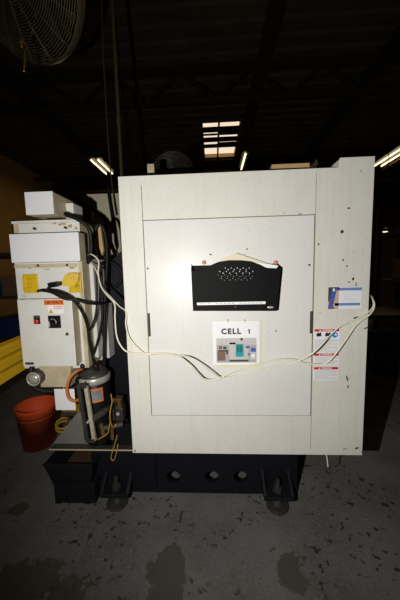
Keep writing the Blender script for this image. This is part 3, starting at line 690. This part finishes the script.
# 120 volts control box
YV = 1.42
a = prect(20, 299, 74, 366.5, YV)
vb = thing('control_box', 'white 120 volts control box with a black rotary switch', 'control box', ((a[0] + a[1]) / 2, YV, a[2]))
b = MB(); b.box(a[0] + .003, a[1] - .003, YV + .009, YC - .005, a[2] + .003, a[3] - .003, .003); b.build('body', 'tan', vb)
b = MB(); b.box(a[0], a[1], YV, YV + .009, a[2], a[3], .003); dv = b.build('door', 'boxwhite', vb)
def vpatch(x0, y0, x1, y1, m, name, parent, th=.0008, lift=0.0, bev=0):
    r = prect(x0, y0, x1, y1, YV); b = MB(); b.box(r[0], r[1], YV - th - lift, YV - lift + .0001, r[2], r[3], bev); return b.build(name, m, parent), r
o, r = vpatch(44, 300, 63.5, 305, 'orange', 'voltage_label', dv)
text('120 VOLTS', .02, ((r[0] + r[1]) / 2, YV - .0012, (r[2] + r[3]) / 2), 'ink', o, 'lettering', .0006, (r[1] - r[0]) * .9)
o, r = vpatch(48, 305.3, 63.5, 313.5, 'paper', 'danger_label', dv)
b = MB(); W2, H2 = r[1] - r[0], r[3] - r[2]
for k in range(2): b.quad(r[0] + W2 * .38, r[0] + W2 * .96, r[2] + H2 * (.78 - .24 * k), r[2] + H2 * (.90 - .24 * k), YV - .0011)
b.build('print', 'pinkink', o)
c = P(51, 311.3, YV); b = MB(); s = .0145; b.prism([(c.x - s, YV - .0014, c.z - s * .75), (c.x + s, YV - .0014, c.z - s * .75), (c.x, YV - .0014, c.z + s)], (0, .0012, 0)); w = b.build('warning_triangle', 'yellow', dv)
b = MB(); b.bar((c.x + .002, YV - .0016, c.z + .007), (c.x - .002, YV - .0016, c.z - .001), .0025, .0004); b.bar((c.x - .002, YV - .0016, c.z), (c.x + .001, YV - .0016, c.z - .007), .0025, .0004); b.build('bolt_symbol', 'ink', w)
o, r = vpatch(34, 315.5, 40.2, 324, 'black', 'button_plate', dv, .003)
xm = (r[0] + r[1]) / 2
b = MB(); b.box(r[0] + .003, r[1] - .003, YV - .007, YV - .003, r[3] - .014, r[3] - .002, .001); b.build('lamp_lens', 'green', o)
b = MB(); b.lathe((xm, YV - .003, r[2] + .016), (0, -1, 0), [(.0135, 0), (.0135, .006), (.011, .012), (.004, .013)], 20); b.build('push_button', 'red', o)
o, r = vpatch(48.8, 315.5, 61, 328, 'black', 'switch_plate', dv, .006, 0, .0015)
xm, zm = (r[0] + r[1]) / 2, (r[2] + r[3]) / 2
b = MB(); b.cyl((xm, YV - .020, zm), (xm, YV - .006, zm), .020, 24, bev=.002); kn = b.build('rotary_knob', 'black', o)
b = MB(); b.bar((xm - .014, YV - .024, zm + .010), (xm + .014, YV - .024, zm - .010), .012, .008, .001); b.build('grip', 'black', kn)
b = MB(); pts = [(xm + .019 * math.cos(t_), YV - .0202, zm + .019 * math.sin(t_)) for t_ in [(-.5 + .2 * k) for k in range(15)]]; b.tube(pts, .0018, 5, 1); b.build('dial_mark', 'steel', kn)
b = MB(); b.box(r[0] + .001, r[0] + .008, YV - .0068, YV - .006, r[2] + .008, zm + .006); b.build('scale_mark', 'greyink', o)
c = P(67.3, 334, YV); b = MB(); b.lathe((c.x, YV, c.z), (0, -1, 0), [(.009, 0), (.009, .003), (.006, .005)], 16); lk = b.build('lock', 'dsteel', dv)
b = MB(); b.box(c.x - .001, c.x + .001, YV - .0056, YV - .005, c.z - .004, c.z + .004); b.build('keyhole', 'black', lk)
o, r = vpatch(25.5, 362.2, 34, 364.6, 'dsteel', 'latch', dv, .004, 0, .001)

# small motor below the boxes, at the left
c = P(37, 377, 1.46)
mo = thing('pump_motor', 'small round grey pump motor hanging below the 120 volts box', 'motor', (c.x, 1.46, c.z))
b = MB(); b.cyl((c.x, 1.43, c.z), (c.x, 1.62, c.z), .045, 24, bev=.008); b.build('body', 'dsteel', mo)
b = MB(); b.ring((c.x, 1.428, c.z), (0, 1, 0), .036, .006, 24); b.lathe((c.x, 1.43, c.z), (0, -1, 0), [(.03, 0), (.026, .006), (.012, .010)], 20); b.build('end_bell', 'steel', mo)
b = MB(); b.box(c.x - .02, c.x + .02, 1.53, 1.58, c.z + .035, P(37, 360, 1.5).z - .03, .003); b.build('mounting_foot', 'dsteel', mo)
b = MB(); b.tube([P(32, 366, 1.46), P(30.5, 376, 1.44), P(33, 386, 1.44), P(44, 391, 1.46), P(60, 390, 1.5), P(82, 386, 1.55)], .012)
tag(b.build('black_hose', 'rubber'), 'thick black hose sagging round the small pump motor', 'hose')

# ---------------------------------------------------------------- filter canister and its fittings
Yk = 1.53
ct = P(94, 374, Yk); cb = P(100, 441, Yk)
kan = thing('filter_canister', 'black filter canister with a steel band and orange-edged label', 'canister', (ct.x, Yk, cb.z))
axc = Vector((cb.x - ct.x, 0, cb.z - ct.z)); L = axc.length; axn = axc.normalized()
ct0 = Vector((ct.x, Yk, ct.z)); R = .088
b = MB(); b.lathe(ct0, axn, [(R - .006, .02), (R, .03), (R, L - .05), (R - .02, L - .01), (.03, L)], 32); b.build('body', 'black', kan)
b = MB(); b.lathe(ct0, axn, [(R + .002, 0), (R + .006, .004), (R + .006, .034), (R + .001, .040)], 32); b.build('steel_band', 'steel', kan)
b = MB(); b.lathe(ct0, -axn, [(R + .001, -.004), (R - .004, .012), (R * .72, .032), (R * .3, .042), (.01, .044)], 32); b.build('lid', 'dsteel', kan)
b = MB()
b.bm.free()
for u in (-.05, .03): b = MB(); b.cyl(ct0 + Vector((u, -.03, .02)), ct0 + Vector((u, -.03, .062)), .016, 8); b.ball(ct0 + Vector((u, -.03, .062)), .016); b.build('lid_fitting', 'black', kan)
b = MB(); b.cyl(ct0 + Vector((-.052, -.075, -.016)), ct0 + Vector((-.052, -.055, -.016)), .030, 20, bev=.004); b.build('side_cap', 'black', kan)
# label bent round the body
def bent(rad, a0, a1, h0, h1, nm, m, parent, th=.001):
    t = bmesh.new(); q = axn.to_track_quat('Z', 'Y'); cols = []
    for k in range(13):
        an = a0 + (a1 - a0) * k / 12; row = []
        for rr, h in ((rad, h0), (rad, h1), (rad + th, h1), (rad + th, h0)):
            row.append(t.verts.new(ct0 + axn * h + Vector((math.cos(an), math.sin(an), 0)) * rr))
        cols.append(row)
    for k in range(12):
        for j in range(4): t.faces.new((cols[k][j], cols[k][(j + 1) % 4], cols[k + 1][(j + 1) % 4], cols[k + 1][j]))
    t.faces.new(cols[0]); t.faces.new(cols[-1][::-1]); bmesh.ops.recalc_face_normals(t, faces=t.faces[:])
    b = MB(); b._add(t); return b.build(nm, m, parent)
lb = bent(R + .0006, math.radians(258), math.radians(322), .058, .140, 'label', 'orange', kan)
bent(R + .0018, math.radians(261.5), math.radians(318.5), .067, .131, 'label_panel', 'labelgrey', lb)
# sight gauge leaning left of the canister
g0, g1 = P(82, 386, 1.39), P(90.5, 440, 1.39)
sgz = thing('sight_gauge', 'narrow sight gauge with steel side rails, leaning before the black canister', 'gauge', g1)
b = MB(); dd = Vector((.023, 0, 0)); b.bar(g0 - dd * .9, g1 - dd * .9, .007, .02, .001); b.build('side_bracket', 'dsteel', sgz); b = MB(); b.bar(g0 + dd, g1 + dd, .018, .02, .001); b.build('side_rail', 'palerail', sgz)
b = MB(); b.bar(g0 + Vector((0, .006, 0)), g1 + Vector((0, .006, 0)), .034, .006); b.build('gauge_glass', 'navy', sgz)
b = MB(); b.bar(g0 - dd * 1.1, g0 + dd * 1.3, .02, .024, .002); b.bar(g1 - dd * 1.1, g1 + dd * 1.3, .02, .024, .002); b.build('end_block', 'dsteel', sgz)
b = MB()
for e_ in (g0, g1): b.cyl(e_ + Vector((0, .01, 0)), e_ + Vector((0, .08, 0)), .008, 10)
b.build('standoff', 'dsteel', sgz)
# orange hose
b = MB(); b.tube([P(83, 369, 1.50), P(77, 371, 1.46), P(70, 378, 1.44), P(67, 389, 1.43), P(69, 398, 1.43), P(75, 401, 1.44), P(81, 398, 1.47)], .0085)
tag(b.build('orange_hose', 'hose'), 'bent orange hose looping in front of the white tag by the canister', 'hose')
# white tag
a = prect(55, 389, 75, 410, 1.455)
tg = thing('blank_tag', 'blank white tag hanging beneath the 120 volts box', 'tag', ((a[0] + a[1]) / 2, 1.455, a[3]))
b = MB(); b.box(a[0], a[1], 1.455, 1.4565, a[2], a[3]); b.build('card', 'paper', tg)
b = MB(); c = ((a[0] + a[1]) / 2); b.tube([(c, 1.4555, a[3] - .004), (c - .004, 1.46, a[3] + .01), (c, 1.47, P(65, 387, 1.47).z + .006)], .0015, 6, 3); b.build('string', 'cord', tg)
# valves, wires and pipes to the right of the canister
vl = thing('solenoid_valve', 'brown-grey solenoid valve with pipe fittings, right of the black canister', 'valve', P(117, 425, 1.56))
def pbox(b, x0, y0, x1, y1, Y, d, bev=.003): a = prect(x0, y0, x1, y1, Y); b.box(a[0], a[1], Y, Y + d, a[2], a[3], bev)
b = MB(); pbox(b, 113, 399, 121, 408, 1.54, .05); b.build('coil', 'oldbrass', vl)
b = MB(); pbox(b, 112, 408, 123, 422, 1.55, .06, .006); b.build('body', 'dsteel', vl)
b = MB(); b.cyl(P(90, 421, 1.40), P(108, 409, 1.41), .010, 14); b.cyl(P(94, 418.5, 1.40), P(105, 411, 1.41), .019, 14); b.cyl(P(106, 410, 1.41), P(115, 404, 1.52), .014, 14); b.cyl(P(89, 421, 1.395), P(93, 419, 1.40), .017, 6); b.build('pipe', 'dsteel', vl)
b = MB(); b.cyl(P(87, 422.5, 1.385), P(91, 420, 1.39), .009, 10); b.ball(P(118, 414, 1.54), .012); b.build('fitting', 'steel', vl)
b = MB(); b.cyl(P(116, 421, 1.57), P(117, 446, 1.57), .016, 14); b.cyl(P(125, 420, 1.6), P(126, 447, 1.6), .018, 14); b.cyl(P(115, 432, 1.56), P(128, 430, 1.58), .012, 12); b.build('down_pipe', 'dsteel', vl)
b = MB(); pbox(b, 121, 428, 130, 447, 1.62, .06); pbox(b, 104, 434, 112, 446, 1.52, .05); b.build('manifold', 'dsteel', vl)
b = MB(); b.cyl(P(104, 428, 1.44), P(123, 424, 1.47), .016, 12); b.build('cross_pipe', 'dsteel', vl)
for q1, q2, rr in (((101, 424), (104, 436), .013), ((112, 428), (112.5, 439), .011)):
    b = MB(); b.cyl(P(*q1, 1.45), P(*q2, 1.45), rr, 6); b.build('hex_fitting', 'oldbrass', vl)
b = MB(); b.tube([P(111, 394, 1.44), P(112, 402, 1.43), P(110, 412, 1.39), P(110.5, 422, 1.39), P(113, 427, 1.41), P(117, 424, 1.43)], .0028)
b.tube([P(110.5, 420, 1.39), P(109, 428, 1.40), P(107, 434, 1.40), P(97, 440, 1.40)], .0028)
b.tube([P(118, 430, 1.53), P(116, 440, 1.51), P(113, 450, 1.46), P(111, 458, 1.46), P(114, 460, 1.46), P(117, 451, 1.46), P(118, 444, 1.47)], .0028)
tag(b.build('yellow_wires', 'wireyellow'), 'yellow wires straggling over the valves right of the black canister', 'wires')
b = MB()
for dx, r in ((0, .0035), (3, .0035), (7, .003)): b.tube([P(80 + dx, 343, 1.56), P(83 + dx, 352, 1.55), P(87 + dx, 363, 1.56)], r)
tag(b.build('brass_tube', 'brass'), 'thin brass tubes running down into the canister lid', 'tubes')
b = MB(); b.ring(P(78.5, 338, 1.53), (.7, -.7, 0), .014, .004, 20); b.cyl(P(78, 332, 1.55), P(80, 346, 1.55), .009, 10); b.cyl(P(83, 331, 1.56), P(87, 339, 1.55), .011, 6)
tag(b.build('hose_coupling', 'steel'), 'worn steel hose coupling on the cabinet side beside the control box', 'coupling')

# black cables
def cable(name, label, pts, r, m='rubber', cat='cable', group=None):
    b = MB(); b.tube([P(*p) if len(p) == 3 else p for p in pts], r); return tag(b.build(name, m), label, cat, group)
pg = thing('power_plug', 'black plug with strain relief lying across the cabinet between the outlets', 'plug', P(55, 285, 1.46))
b = MB(); b.bar(P(49, 285.5, 1.455), P(58, 284, 1.455), .032, .028, .004); b.build('plug_body', 'black', pg)
b = MB(); b.bar(P(57.5, 284, 1.455), P(60.5, 283.5, 1.455), .026, .022, .003); b.build('plug_face', 'dsteel', pg)
cable('power_cable', 'black cable from the plug running right past the control box top', [(50, 286, 1.45), (48, 289.5, 1.44), (56, 291, 1.42), (66, 295, 1.41), (74, 301, 1.42), (82, 312, 1.45), (87, 326, 1.48), (90, 345, 1.50), (94, 364, 1.54)], .0065)
cable('power_cable', 'black cable drooping from the left outlet across to the machine column', [(38, 291, 1.45), (42, 290.5, 1.42), (52, 292.5, 1.40), (64, 298.5, 1.39), (76, 300, 1.41), (90, 303.5, 1.44), (104, 303, 1.55), (110, 300, 1.68)], .0075)
cable('power_cable', 'black cable bending down beside the pale cabinet side channels', [(96, 268, 1.55), (97, 290, 1.54), (96, 312, 1.53), (91, 328, 1.52), (84, 333, 1.53)], .006)
cable('power_cable', 'black cable hanging straight between the side channels and the slotted rail', [(101, 262, 1.58), (102, 290, 1.58), (102, 320, 1.58), (98, 340, 1.58), (93, 356, 1.58)], .008)
cable('power_cable', 'black cable arching round the tan wedge then dropping behind the white cords', [(93, 262, 1.62), (93.5, 238, 1.62), (97, 226, 1.62), (102, 226, 1.62), (106, 240, 1.63), (107, 262, 1.63), (105, 300, 1.6), (104, 360, 1.6), (104, 385, 1.62)], .010)
cable('diagonal_cable', 'long black cable slanting down from the junction box to the machine column', [(54, 185, 2.47), (70, 195, 2.46), (88, 207, 2.46), (103, 217, 2.46), (106, 226, 2.44), (106, 240, 2.3)], .014)
cable('curved_cable', 'black cable curving down the pale cover next to the enclosure edge', [(108, 188, 2.5), (110.5, 205, 2.49), (113, 222, 2.47), (112, 231, 2.4), (107, 234, 2.3), (104, 242, 2.1), (105, 258, 1.85)], .015)
a = prect(0, 0, 1, 1, 1.6)
b = MB(); b.prism([P(97.5, 225, 1.66), P(100, 223, 1.66), (P(103.5, 250, 1.66)), P(102, 256, 1.66), P(99.5, 248, 1.66)], (0, .02, 0))
tag(b.build('wooden_wedge', 'wood'), 'small tan wooden wedge stuck among the black cables', 'wedge')

# ---------------------------------------------------------------- coolant tank
tk = thing('coolant_tank', 'dark navy coolant tank on casters with an open chip tray', 'tank', (P(73, 505, 1.42).x, 1.55, 0))
# sloped tray: rim above, narrower bottom
Yt = 1.40
r0, r1 = P(43, 464, Yt), P(93, 466, Yt); z_r = (r0.z + r1.z) / 2
w0, w1 = P(52, 482, Yt + .03).x, P(91, 482, Yt + .03).x; z_b = P(70, 482, Yt + .03).z
def ringpts(x0_, x1_, y0_, y1_, z): return [Vector((x0_, y0_, z)), Vector((x1_, y0_, z)), Vector((x1_, y1_, z)), Vector((x0_, y1_, z))]
A = ringpts(r0.x, r1.x, Yt, 1.74, z_r); B = ringpts(w0, w1, Yt + .03, 1.72, z_b)
t = bmesh.new(); ins = .006
A2 = ringpts(r0.x + ins, r1.x - ins, Yt + ins, 1.74 - ins, z_r); B2 = ringpts(w0 + ins, w1 - ins, Yt + .03 + ins, 1.72 - ins, z_b + ins)
va, vb_, va2, vb2 = [[t.verts.new(p) for p in l] for l in (A, B, A2, B2)]
for k in range(4):
    j = (k + 1) % 4
    t.faces.new((va[k], va[j], vb_[j], vb_[k])); t.faces.new((va2[k], va2[j], vb2[j], vb2[k])); t.faces.new((va[k], va[j], va2[j], va2[k]))
t.faces.new(vb_); t.faces.new(vb2); bmesh.ops.recalc_face_normals(t, faces=t.faces[:])
b = MB(); b._add(t); b.bar(A[0], A[1], .012); tr = b.build('chip_tray', 'navy2', tk)
b = MB(); b.box(w0 + .02, w1 - .02, 1.48, 1.70, z_b + .007, z_b + .03, .004); b.build('sludge', 'sludge', tr)
a = prect(54, 483, 95, 503.5, 1.43); bdy = MB(); bdy.box(a[0], a[1], 1.43, 1.80, a[2], z_b - .001, .006); bdy.box(a[0] - .004, a[1] + .004, 1.424, 1.80, z_b - .014, z_b - .002, .002)
bdy = bdy.build('tank_body', 'navy2', tk)
b = MB(); zz = (a[2] + z_b) / 2; b.box(a[0] + .08, a[1] - .05, 1.420, 1.431, zz + .002, zz + .012, .002); b.build('grab_bar', 'navy2', bdy)
for px in (60, 89):
    for Yw in (1.45, 1.76):
        X = P(px, 505, 1.45).x
        b = MB(); b.box(X - .018, X + .018, Yw - .018, Yw + .018, a[2] - .006, a[2] + .002); b.box(X - .016, X - .012, Yw - .014, Yw + .014, .02, a[2] - .004); b.box(X + .012, X + .016, Yw - .014, Yw + .014, .02, a[2] - .004); cs = b.build('caster', 'dsteel', tk)
        b = MB(); b.cyl((X - .010, Yw, .026), (X + .010, Yw, .026), .026, 20, bev=.003); b.build('wheel', 'black', cs)
# upper deck of the tank, navy side block, sheet gusset
Yu = 1.50
zdk = P(95, 447, Yu).z
dk0, dk1 = P(51, 447, 1.76).x, x0 + .06
b = MB(); b.box(P(51, 447, Yu).x, dk1, Yu - .02, 1.80, zdk - .006, zdk, .001); b.build('deck_plate', 'dsteel', mx); b = MB(); b.box(P(51, 447, Yu).x, dk1, Yu - .024, Yu - .0205, zdk - .008, zdk, .001); b.build('deck_edge', 'tan', mx)
b = MB(); b.box(P(92, 470, Yu).x, x0 + .08, Yu, 1.78, P(110, 487, Yu).z, zdk - .007, .004); b.build('sump_box', 'navy', mx)
b = MB(); b.prism([P(51, 446, 1.53), P(88, 446, 1.53), P(88, 412, 1.53), P(78, 412, 1.53)], (0, .006, 0)); b.build('gusset_sheet', 'gusset', mx)
cable('drain_pipe', 'thin grey pipe standing on the tank deck left of the sheet gusset', [(68, 411, 1.62), (68.5, 428, 1.62), (69, 446, 1.62)], .006, 'dsteel', 'pipe')

# ---------------------------------------------------------------- white cords draped across the door
def yfront(px): return 1.305
A_ = [(88, 255, 1.53), (92, 254.5, 1.48), (98.5, 261, 1.46), (98.3, 274, 1.44), (101, 286, 1.42), (107, 295, 1.40), (114.5, 304, 1.38), (115, 318, 1.36), (116.5, 335, 1.34), (121, 346, 1.325), (129, 352.5, 1.324), (145, 353.5, 1.328), (165, 353.5, 1.325), (180, 357, 1.305), (190, 365.5, 1.275), (198, 374, 1.28), (206, 379.5, 1.30), (217, 379, 1.308), (230, 373, 1.306), (245, 367, 1.304), (262, 363, 1.304), (280, 359.5, 1.312), (294, 359.5, 1.322), (305, 363, 1.323), (320, 364.5, 1.318), (328, 362, 1.308), (337, 352, 1.303), (347, 338, 1.31), (357, 324, 1.318), (368, 316, 1.318), (373.5, 309, 1.33), (374, 302, 1.345), (371.5, 296.5, 1.40)]
B_ = [(90, 262, 1.53), (95, 268, 1.48), (99, 278, 1.45), (103, 288.5, 1.43), (112, 298.5, 1.40), (119, 306, 1.37), (126, 312, 1.335), (125.8, 324, 1.322), (129, 337, 1.320), (137, 347, 1.322), (148, 354.5, 1.325), (168, 355.5, 1.327), (180, 355.5, 1.318), (190, 357.5, 1.280), (201, 364.5, 1.262), (212, 372, 1.275), (222, 377.5, 1.303), (236, 376, 1.310), (255, 371, 1.310), (275, 367, 1.306), (290, 363.5, 1.302), (302, 359.5, 1.285), (313, 353, 1.265), (323, 343.5, 1.275), (331, 334.5, 1.308), (340, 326.5, 1.314), (355, 319.5, 1.322), (366, 314, 1.322), (373.2, 306.5, 1.335), (372.5, 298.5, 1.36), (369.5, 294, 1.42)]
cable('extension_cord', 'ivory cord sagging lowest below the CELL 1 sheet, its left loop from the cabinet side', A_, .0040, 'cord', 'cord')
cable('extension_cord', 'ivory cord crossing over the topmost warning label, the upper strand on the column', B_, .0036, 'cord', 'cord')
cable('cord_end', 'short white cord end dangling below the enclosure skirt, above the floor', [(325.5, 452, 1.40), (327, 458, 1.40), (328, 467, 1.40)], .0035, 'cord', 'cord')

# ---------------------------------------------------------------- bucket
c = P(35, 450, 1.86)
def floorpt(px, py):
    r = Vector((px - 200, py - 300, F)); w = Vector((r.dot(_X), r.dot(_Y), -r.dot(_D))); return w * (-CH / w[2]) + Vector((0, 0, CH))
bb = floorpt(28.5, 454)
bk = thing('bucket', 'red-orange plastic bucket standing on the floor beside the tank', 'bucket', (bb.x, bb.y + .13, 0))
cx, cy = bb.x + .005, bb.y + .13; zt2 = .345
b = MB(); b.lathe((cx, cy, 0), (0, 0, 1), [(.114, .004), (.117, 0), (.145, zt2 - .05), (.148, zt2 - .05), (.152, zt2 - .004), (.152, zt2), (.145, zt2), (.112, .010)], 40, cap=False)
b.lathe((cx, cy, .004), (0, 0, 1), [(.114, 0), (.112, .006)], 40); b.build('pail', 'bucket', bk)
b = MB()
for k in (zt2 - .055, zt2 - .085): b.ring((cx, cy, k), (0, 0, 1), .145 - (zt2 - k) * .08 + .002, .0025, 40)
b.build('rim_band', 'bucket', bk)
b = MB(); n = 16; b.tube([(cx + .152 * math.cos(PI * k / n - .3), cy + .152 * math.sin(PI * k / n - .3) * .96, zt2 - .03 - .10 * math.sin(PI * k / n)) for k in range(n + 1)], .003, 6, 2); b.build('bail', 'dsteel', bk)
b = MB()
for q in (0, 1): b.ring(floorpt(56, 455 - q) + Vector((0, .12, .16 + .02 * q)), (.2, -.4, 1), .05, .009, 24)
cy_ = b.build('yellow_hose', 'wireyellow'); tag(cy_, 'small yellow hose coil hanging between the bucket and the tank', 'hose')

# ---------------------------------------------------------------- yellow guard rail at the left
Yg0, Yg1 = 1.75, 3.3
u0, u1 = P(0, 344, 1.47), P(26, 331, 1.74)
v0, v1 = P(0, 381, 1.47), P(26, 365, 1.74)
gr = thing('guard_rail', 'yellow corrugated steel guard rail behind the red bucket, at the photo edge', 'guard rail', (u1.x, u1.y, 0))
zhi, zlo = (u0.z + u1.z) / 2, (v0.z + v1.z) / 2
hd = Vector((u1.x - u0.x, u1.y - u0.y, 0)).normalized(); nrm = Vector((hd.y, -hd.x, 0))
s0 = Vector((u0.x, u0.y, 0)) - hd * .6; s1 = Vector((u1.x, u1.y, 0)) + hd * .95
prof = []; N_ = 24
for k in range(N_ + 1):
    f_ = k / N_; prof.append((.018 * math.cos(f_ * 2 * PI * 3), zlo + (zhi - zlo) * f_))
poly = [s0 + nrm * d + Vector((0, 0, z)) for d, z in prof] + [s0 + nrm * (d - .006) + Vector((0, 0, z)) for d, z in reversed(prof)]
b = MB(); b.prism(poly, s1 - s0); b.build('rail', 'railyellow', gr)
for e_ in (s0 + hd * .1, s1 - hd * .06):
    b = MB(); p = e_ - nrm * .08; b.box(p.x - .05, p.x + .05, p.y - .05, p.y + .05, 0.012, zhi + .03, .004); b.box(p.x - .1, p.x + .1, p.y - .1, p.y + .1, 0, .012); b.build('post', 'railyellow', gr)

# ---------------------------------------------------------------- drum fan at the top left
fc = P(17, -33, 1.75); axf = Vector((-.30, -.70, -.45)).normalized()
df = thing('wall_fan', 'large dusty wire-caged fan hanging from the roof at upper left', 'fan', fc)
Rf = .435; qf = axf.to_track_quat('Z', 'Y')
def fp(r, an, h): return fc + qf @ Vector((r * math.cos(an), r * math.sin(an), h))
b = MB()
for k in range(30):
    u = k / 29; b.ring(fc + axf * (.12 - .085 * u ** 2), axf, .05 + (Rf - .05) * u, .0026, 48, 5)
for k in range(16):
    u = k / 15; b.ring(fc - axf * (.17 - .12 * u ** 2), axf, .07 + (Rf - .07) * u, .0026, 48, 5)
b.build('wire_ring', 'cage', df)
b = MB()
for k in range(16):
    an = 2 * PI * k / 16
    b.tube([fp(.05, an, .118), fp(Rf * .55, an, .098), fp(Rf * .85, an, .062), fp(Rf, an, .034)], .0026, 5, 3); b.tube([fp(.07, an, -.168), fp(Rf * .6, an, -.135), fp(Rf * .85, an, -.09), fp(Rf, an, -.05)], .0026, 5, 3)
b.build('wire_rib', 'cage', df)
b = MB(); b.lathe(fc, axf, [(Rf + .004, -.05), (Rf + .008, -.02), (Rf + .008, .01), (Rf + .004, .014)], 56, cap=False); b.build('rim', 'cage', df)
b = MB(); b.lathe(fc, axf, [(.05, -.20), (.085, -.17), (.085, -.04), (.05, 0), (.04, .08)], 28); b.build('motor', 'dsteel', df)
for k in range(5):
    a = 2 * PI * k / 5; pts = [fp(r, a + da, .02 + h) for r, da, h in ((.05, -.3, -.02), (.26, -.42, -.05), (.39, -.34, -.05), (.40, .12, .03), (.26, .38, .04), (.05, .3, .02))]
    b = MB(); b.prism(pts, axf * .003); b.build('blade', 'dsteel', df)
b = MB(); b.bar(fc - axf * .19, Vector((fc.x + .1, fc.y + .35, fc.z + .35)), .03); b.cyl(Vector((fc.x + .1, fc.y + .35, fc.z + .32)), Vector((fc.x + .1, fc.y + .35, ZC - .01)), .022, 12); b.build('hanging_rod', 'dsteel', df)
b = MB(); b.tube([P(23, 40, 1.42), P(22.5, 46, 1.42), P(25, 52, 1.41), P(24.5, 62, 1.40), P(24, 72, 1.40)], .004); b.tube([P(23, 40, 1.42), P(20, 43, 1.43), P(22, 47, 1.42)], .005); b.build('pull_cord', 'brass', df)

# ---------------------------------------------------------------- dim hall beyond
def rack(x0_, x1_, y0_, y1_, zs_, label, posts=True):
    t = thing('storage_rack', label, 'rack', ((x0_ + x1_) / 2, (y0_ + y1_) / 2, 0), 'dark storage racks')
    top = max(zs_) + .5
    for X in (x0_, x1_):
        for Yq in (y0_, y1_):
            b = MB(); b.box(X - .04, X + .04, Yq - .04, Yq + .04, 0, top, .004); b.build('upright', 'darkshelf', t)
    for z in zs_:
        b = MB(); b.box(x0_ - .04, x1_ + .04, y0_, y1_, z - .05, z, .004); b.build('shelf', 'darkshelf', t)
    return t
def crate(x, y, z, w, d, h, m, label, group):
    t = thing('crate', label, 'crate', (x, y, z), group)
    b = MB(); b.box(x - w / 2, x + w / 2, y - d / 2, y + d / 2, z, z + h, .01); b.build('body', m, t)
    b = MB(); b.box(x - w / 2 - .01, x + w / 2 + .01, y - d / 2 - .01, y + d / 2 + .01, z + h - .06, z + h + .004, .004); b.build('lid', m, t)
    return t
rack(-4.6, -3.1, 4.2, 5.0, [.35, 1.05, 1.75], 'dark storage rack behind the yellow guard rail at left')
for x, z, m, l in ((-4.2, .35, 'darkshelf', 'dark crate on the bottom shelf behind the guard rail'), (-3.75, 1.05, 'tealbin', 'dark teal crate on the middle shelf behind the guard rail'), (-3.28, 1.05, 'card', 'brown crate on the middle shelf, nearest the electrical cabinet'), (-3.5, .35, 'rackblue', 'blue crate on the bottom shelf behind the guard rail')):
    crate(x, 4.5, z, .42, .5, .32, m, l, 'crates on the left rack')
rack(3.25, 5.2, 4.6, 5.5, [.42, 1.15, 2.0], 'dark storage rack beyond the right edge of the machine')
for x, z, w, m, l in ((3.75, .42, .62, 'rackblue', 'blue crate on the lower shelf beyond the machine'), (4.5, .42, .5, 'card', 'brown crate on the lower shelf, right of the blue one'), (3.6, 1.15, .45, 'card', 'brown crate on the middle shelf beyond the machine'), (4.2, 1.15, .4, 'darkshelf', 'dark crate on the middle shelf beyond the machine'), (3.8, 0, .8, 'darkshelf', 'dark crate on the floor below the blue one')):
    crate(x, 4.95, z, w, .6, .36, m, l, 'crates on the right rack')
pc = P(386, 317, 3.2); b = MB(); b.box(P(373, 317, 3.2).x - .15, P(400, 317, 3.2).x + .6, 3.2, 3.9, pc.z - .02, pc.z + .02)
bn = thing('workbench', 'dark brown workbench beyond the right machine edge', 'bench', (pc.x, 3.5, 0)); b.build('worktop', 'conduit', bn)
for X in (P(373, 317, 3.2).x - .10, P(400, 317, 3.2).x + .55):
    for Yq in (3.26, 3.84): b = MB(); b.box(X - .03, X + .03, Yq - .03, Yq + .03, 0, pc.z - .02); b.build('leg', 'darkshelf', bn)
for px, py, l in ((385, 231.5, 'small hooded lamp glowing beyond the top right of the machine, the left of two'), (399.5, 242, 'small hooded lamp glowing at the right photo edge')):
    c = P(px, py, 7.0); t = thing('task_lamp', l, 'lamp', c, 'small hooded lamps')
    b = MB(); b.lathe(c, (0, 0, 1), [(.10, 0), (.08, .05), (.03, .10)], 18, cap=True); b.build('hood', 'dsteel', t)
    b = MB(); b.ball(c - Vector((0, 0, .0)), .05, 1.3, 1, .45); b.build('bulb', 'glint', t)
    b = MB(); b.cyl(c + Vector((0, 0, .11)), (c.x, c.y, ZC - .01), .008, 6); b.build('hanger', 'dsteel', t)
c = P(396, 270, 6.2); lk_ = thing('steel_locker', 'tall dim brown locker at the right photo edge', 'locker', (c.x + .2, 6.2, 0))
b = MB(); b.box(c.x, c.x + .9, 6.2, 6.8, 0, 2.0, .01); b.build('body', 'darkshelf', lk_)
b = MB(); b.box(c.x + .03, c.x + .44, 6.18, 6.2, .1, 1.95, .004); d_ = b.build('door', 'conduit', lk_)
b = MB(); b.box(c.x + .38, c.x + .41, 6.16, 6.18, 1.0, 1.15); b.build('handle', 'steel', d_)
b = MB(); b.box(c.x + .47, c.x + .87, 6.18, 6.2, .1, 1.95, .004); b.build('door', 'conduit', lk_)

c = P(391, 352, 3.45)
crate(c.x, 3.62, 0, .42, .34, c.z - .002, 'darkshelf', 'dark crate on the floor under the brown workbench', 'crates under the workbench')
crate(c.x, 3.62, c.z + .004, .36, .30, P(391, 336, 3.45).z - c.z, 'rackblue', 'blue crate stacked on a dark one under the brown workbench', 'crates under the workbench')
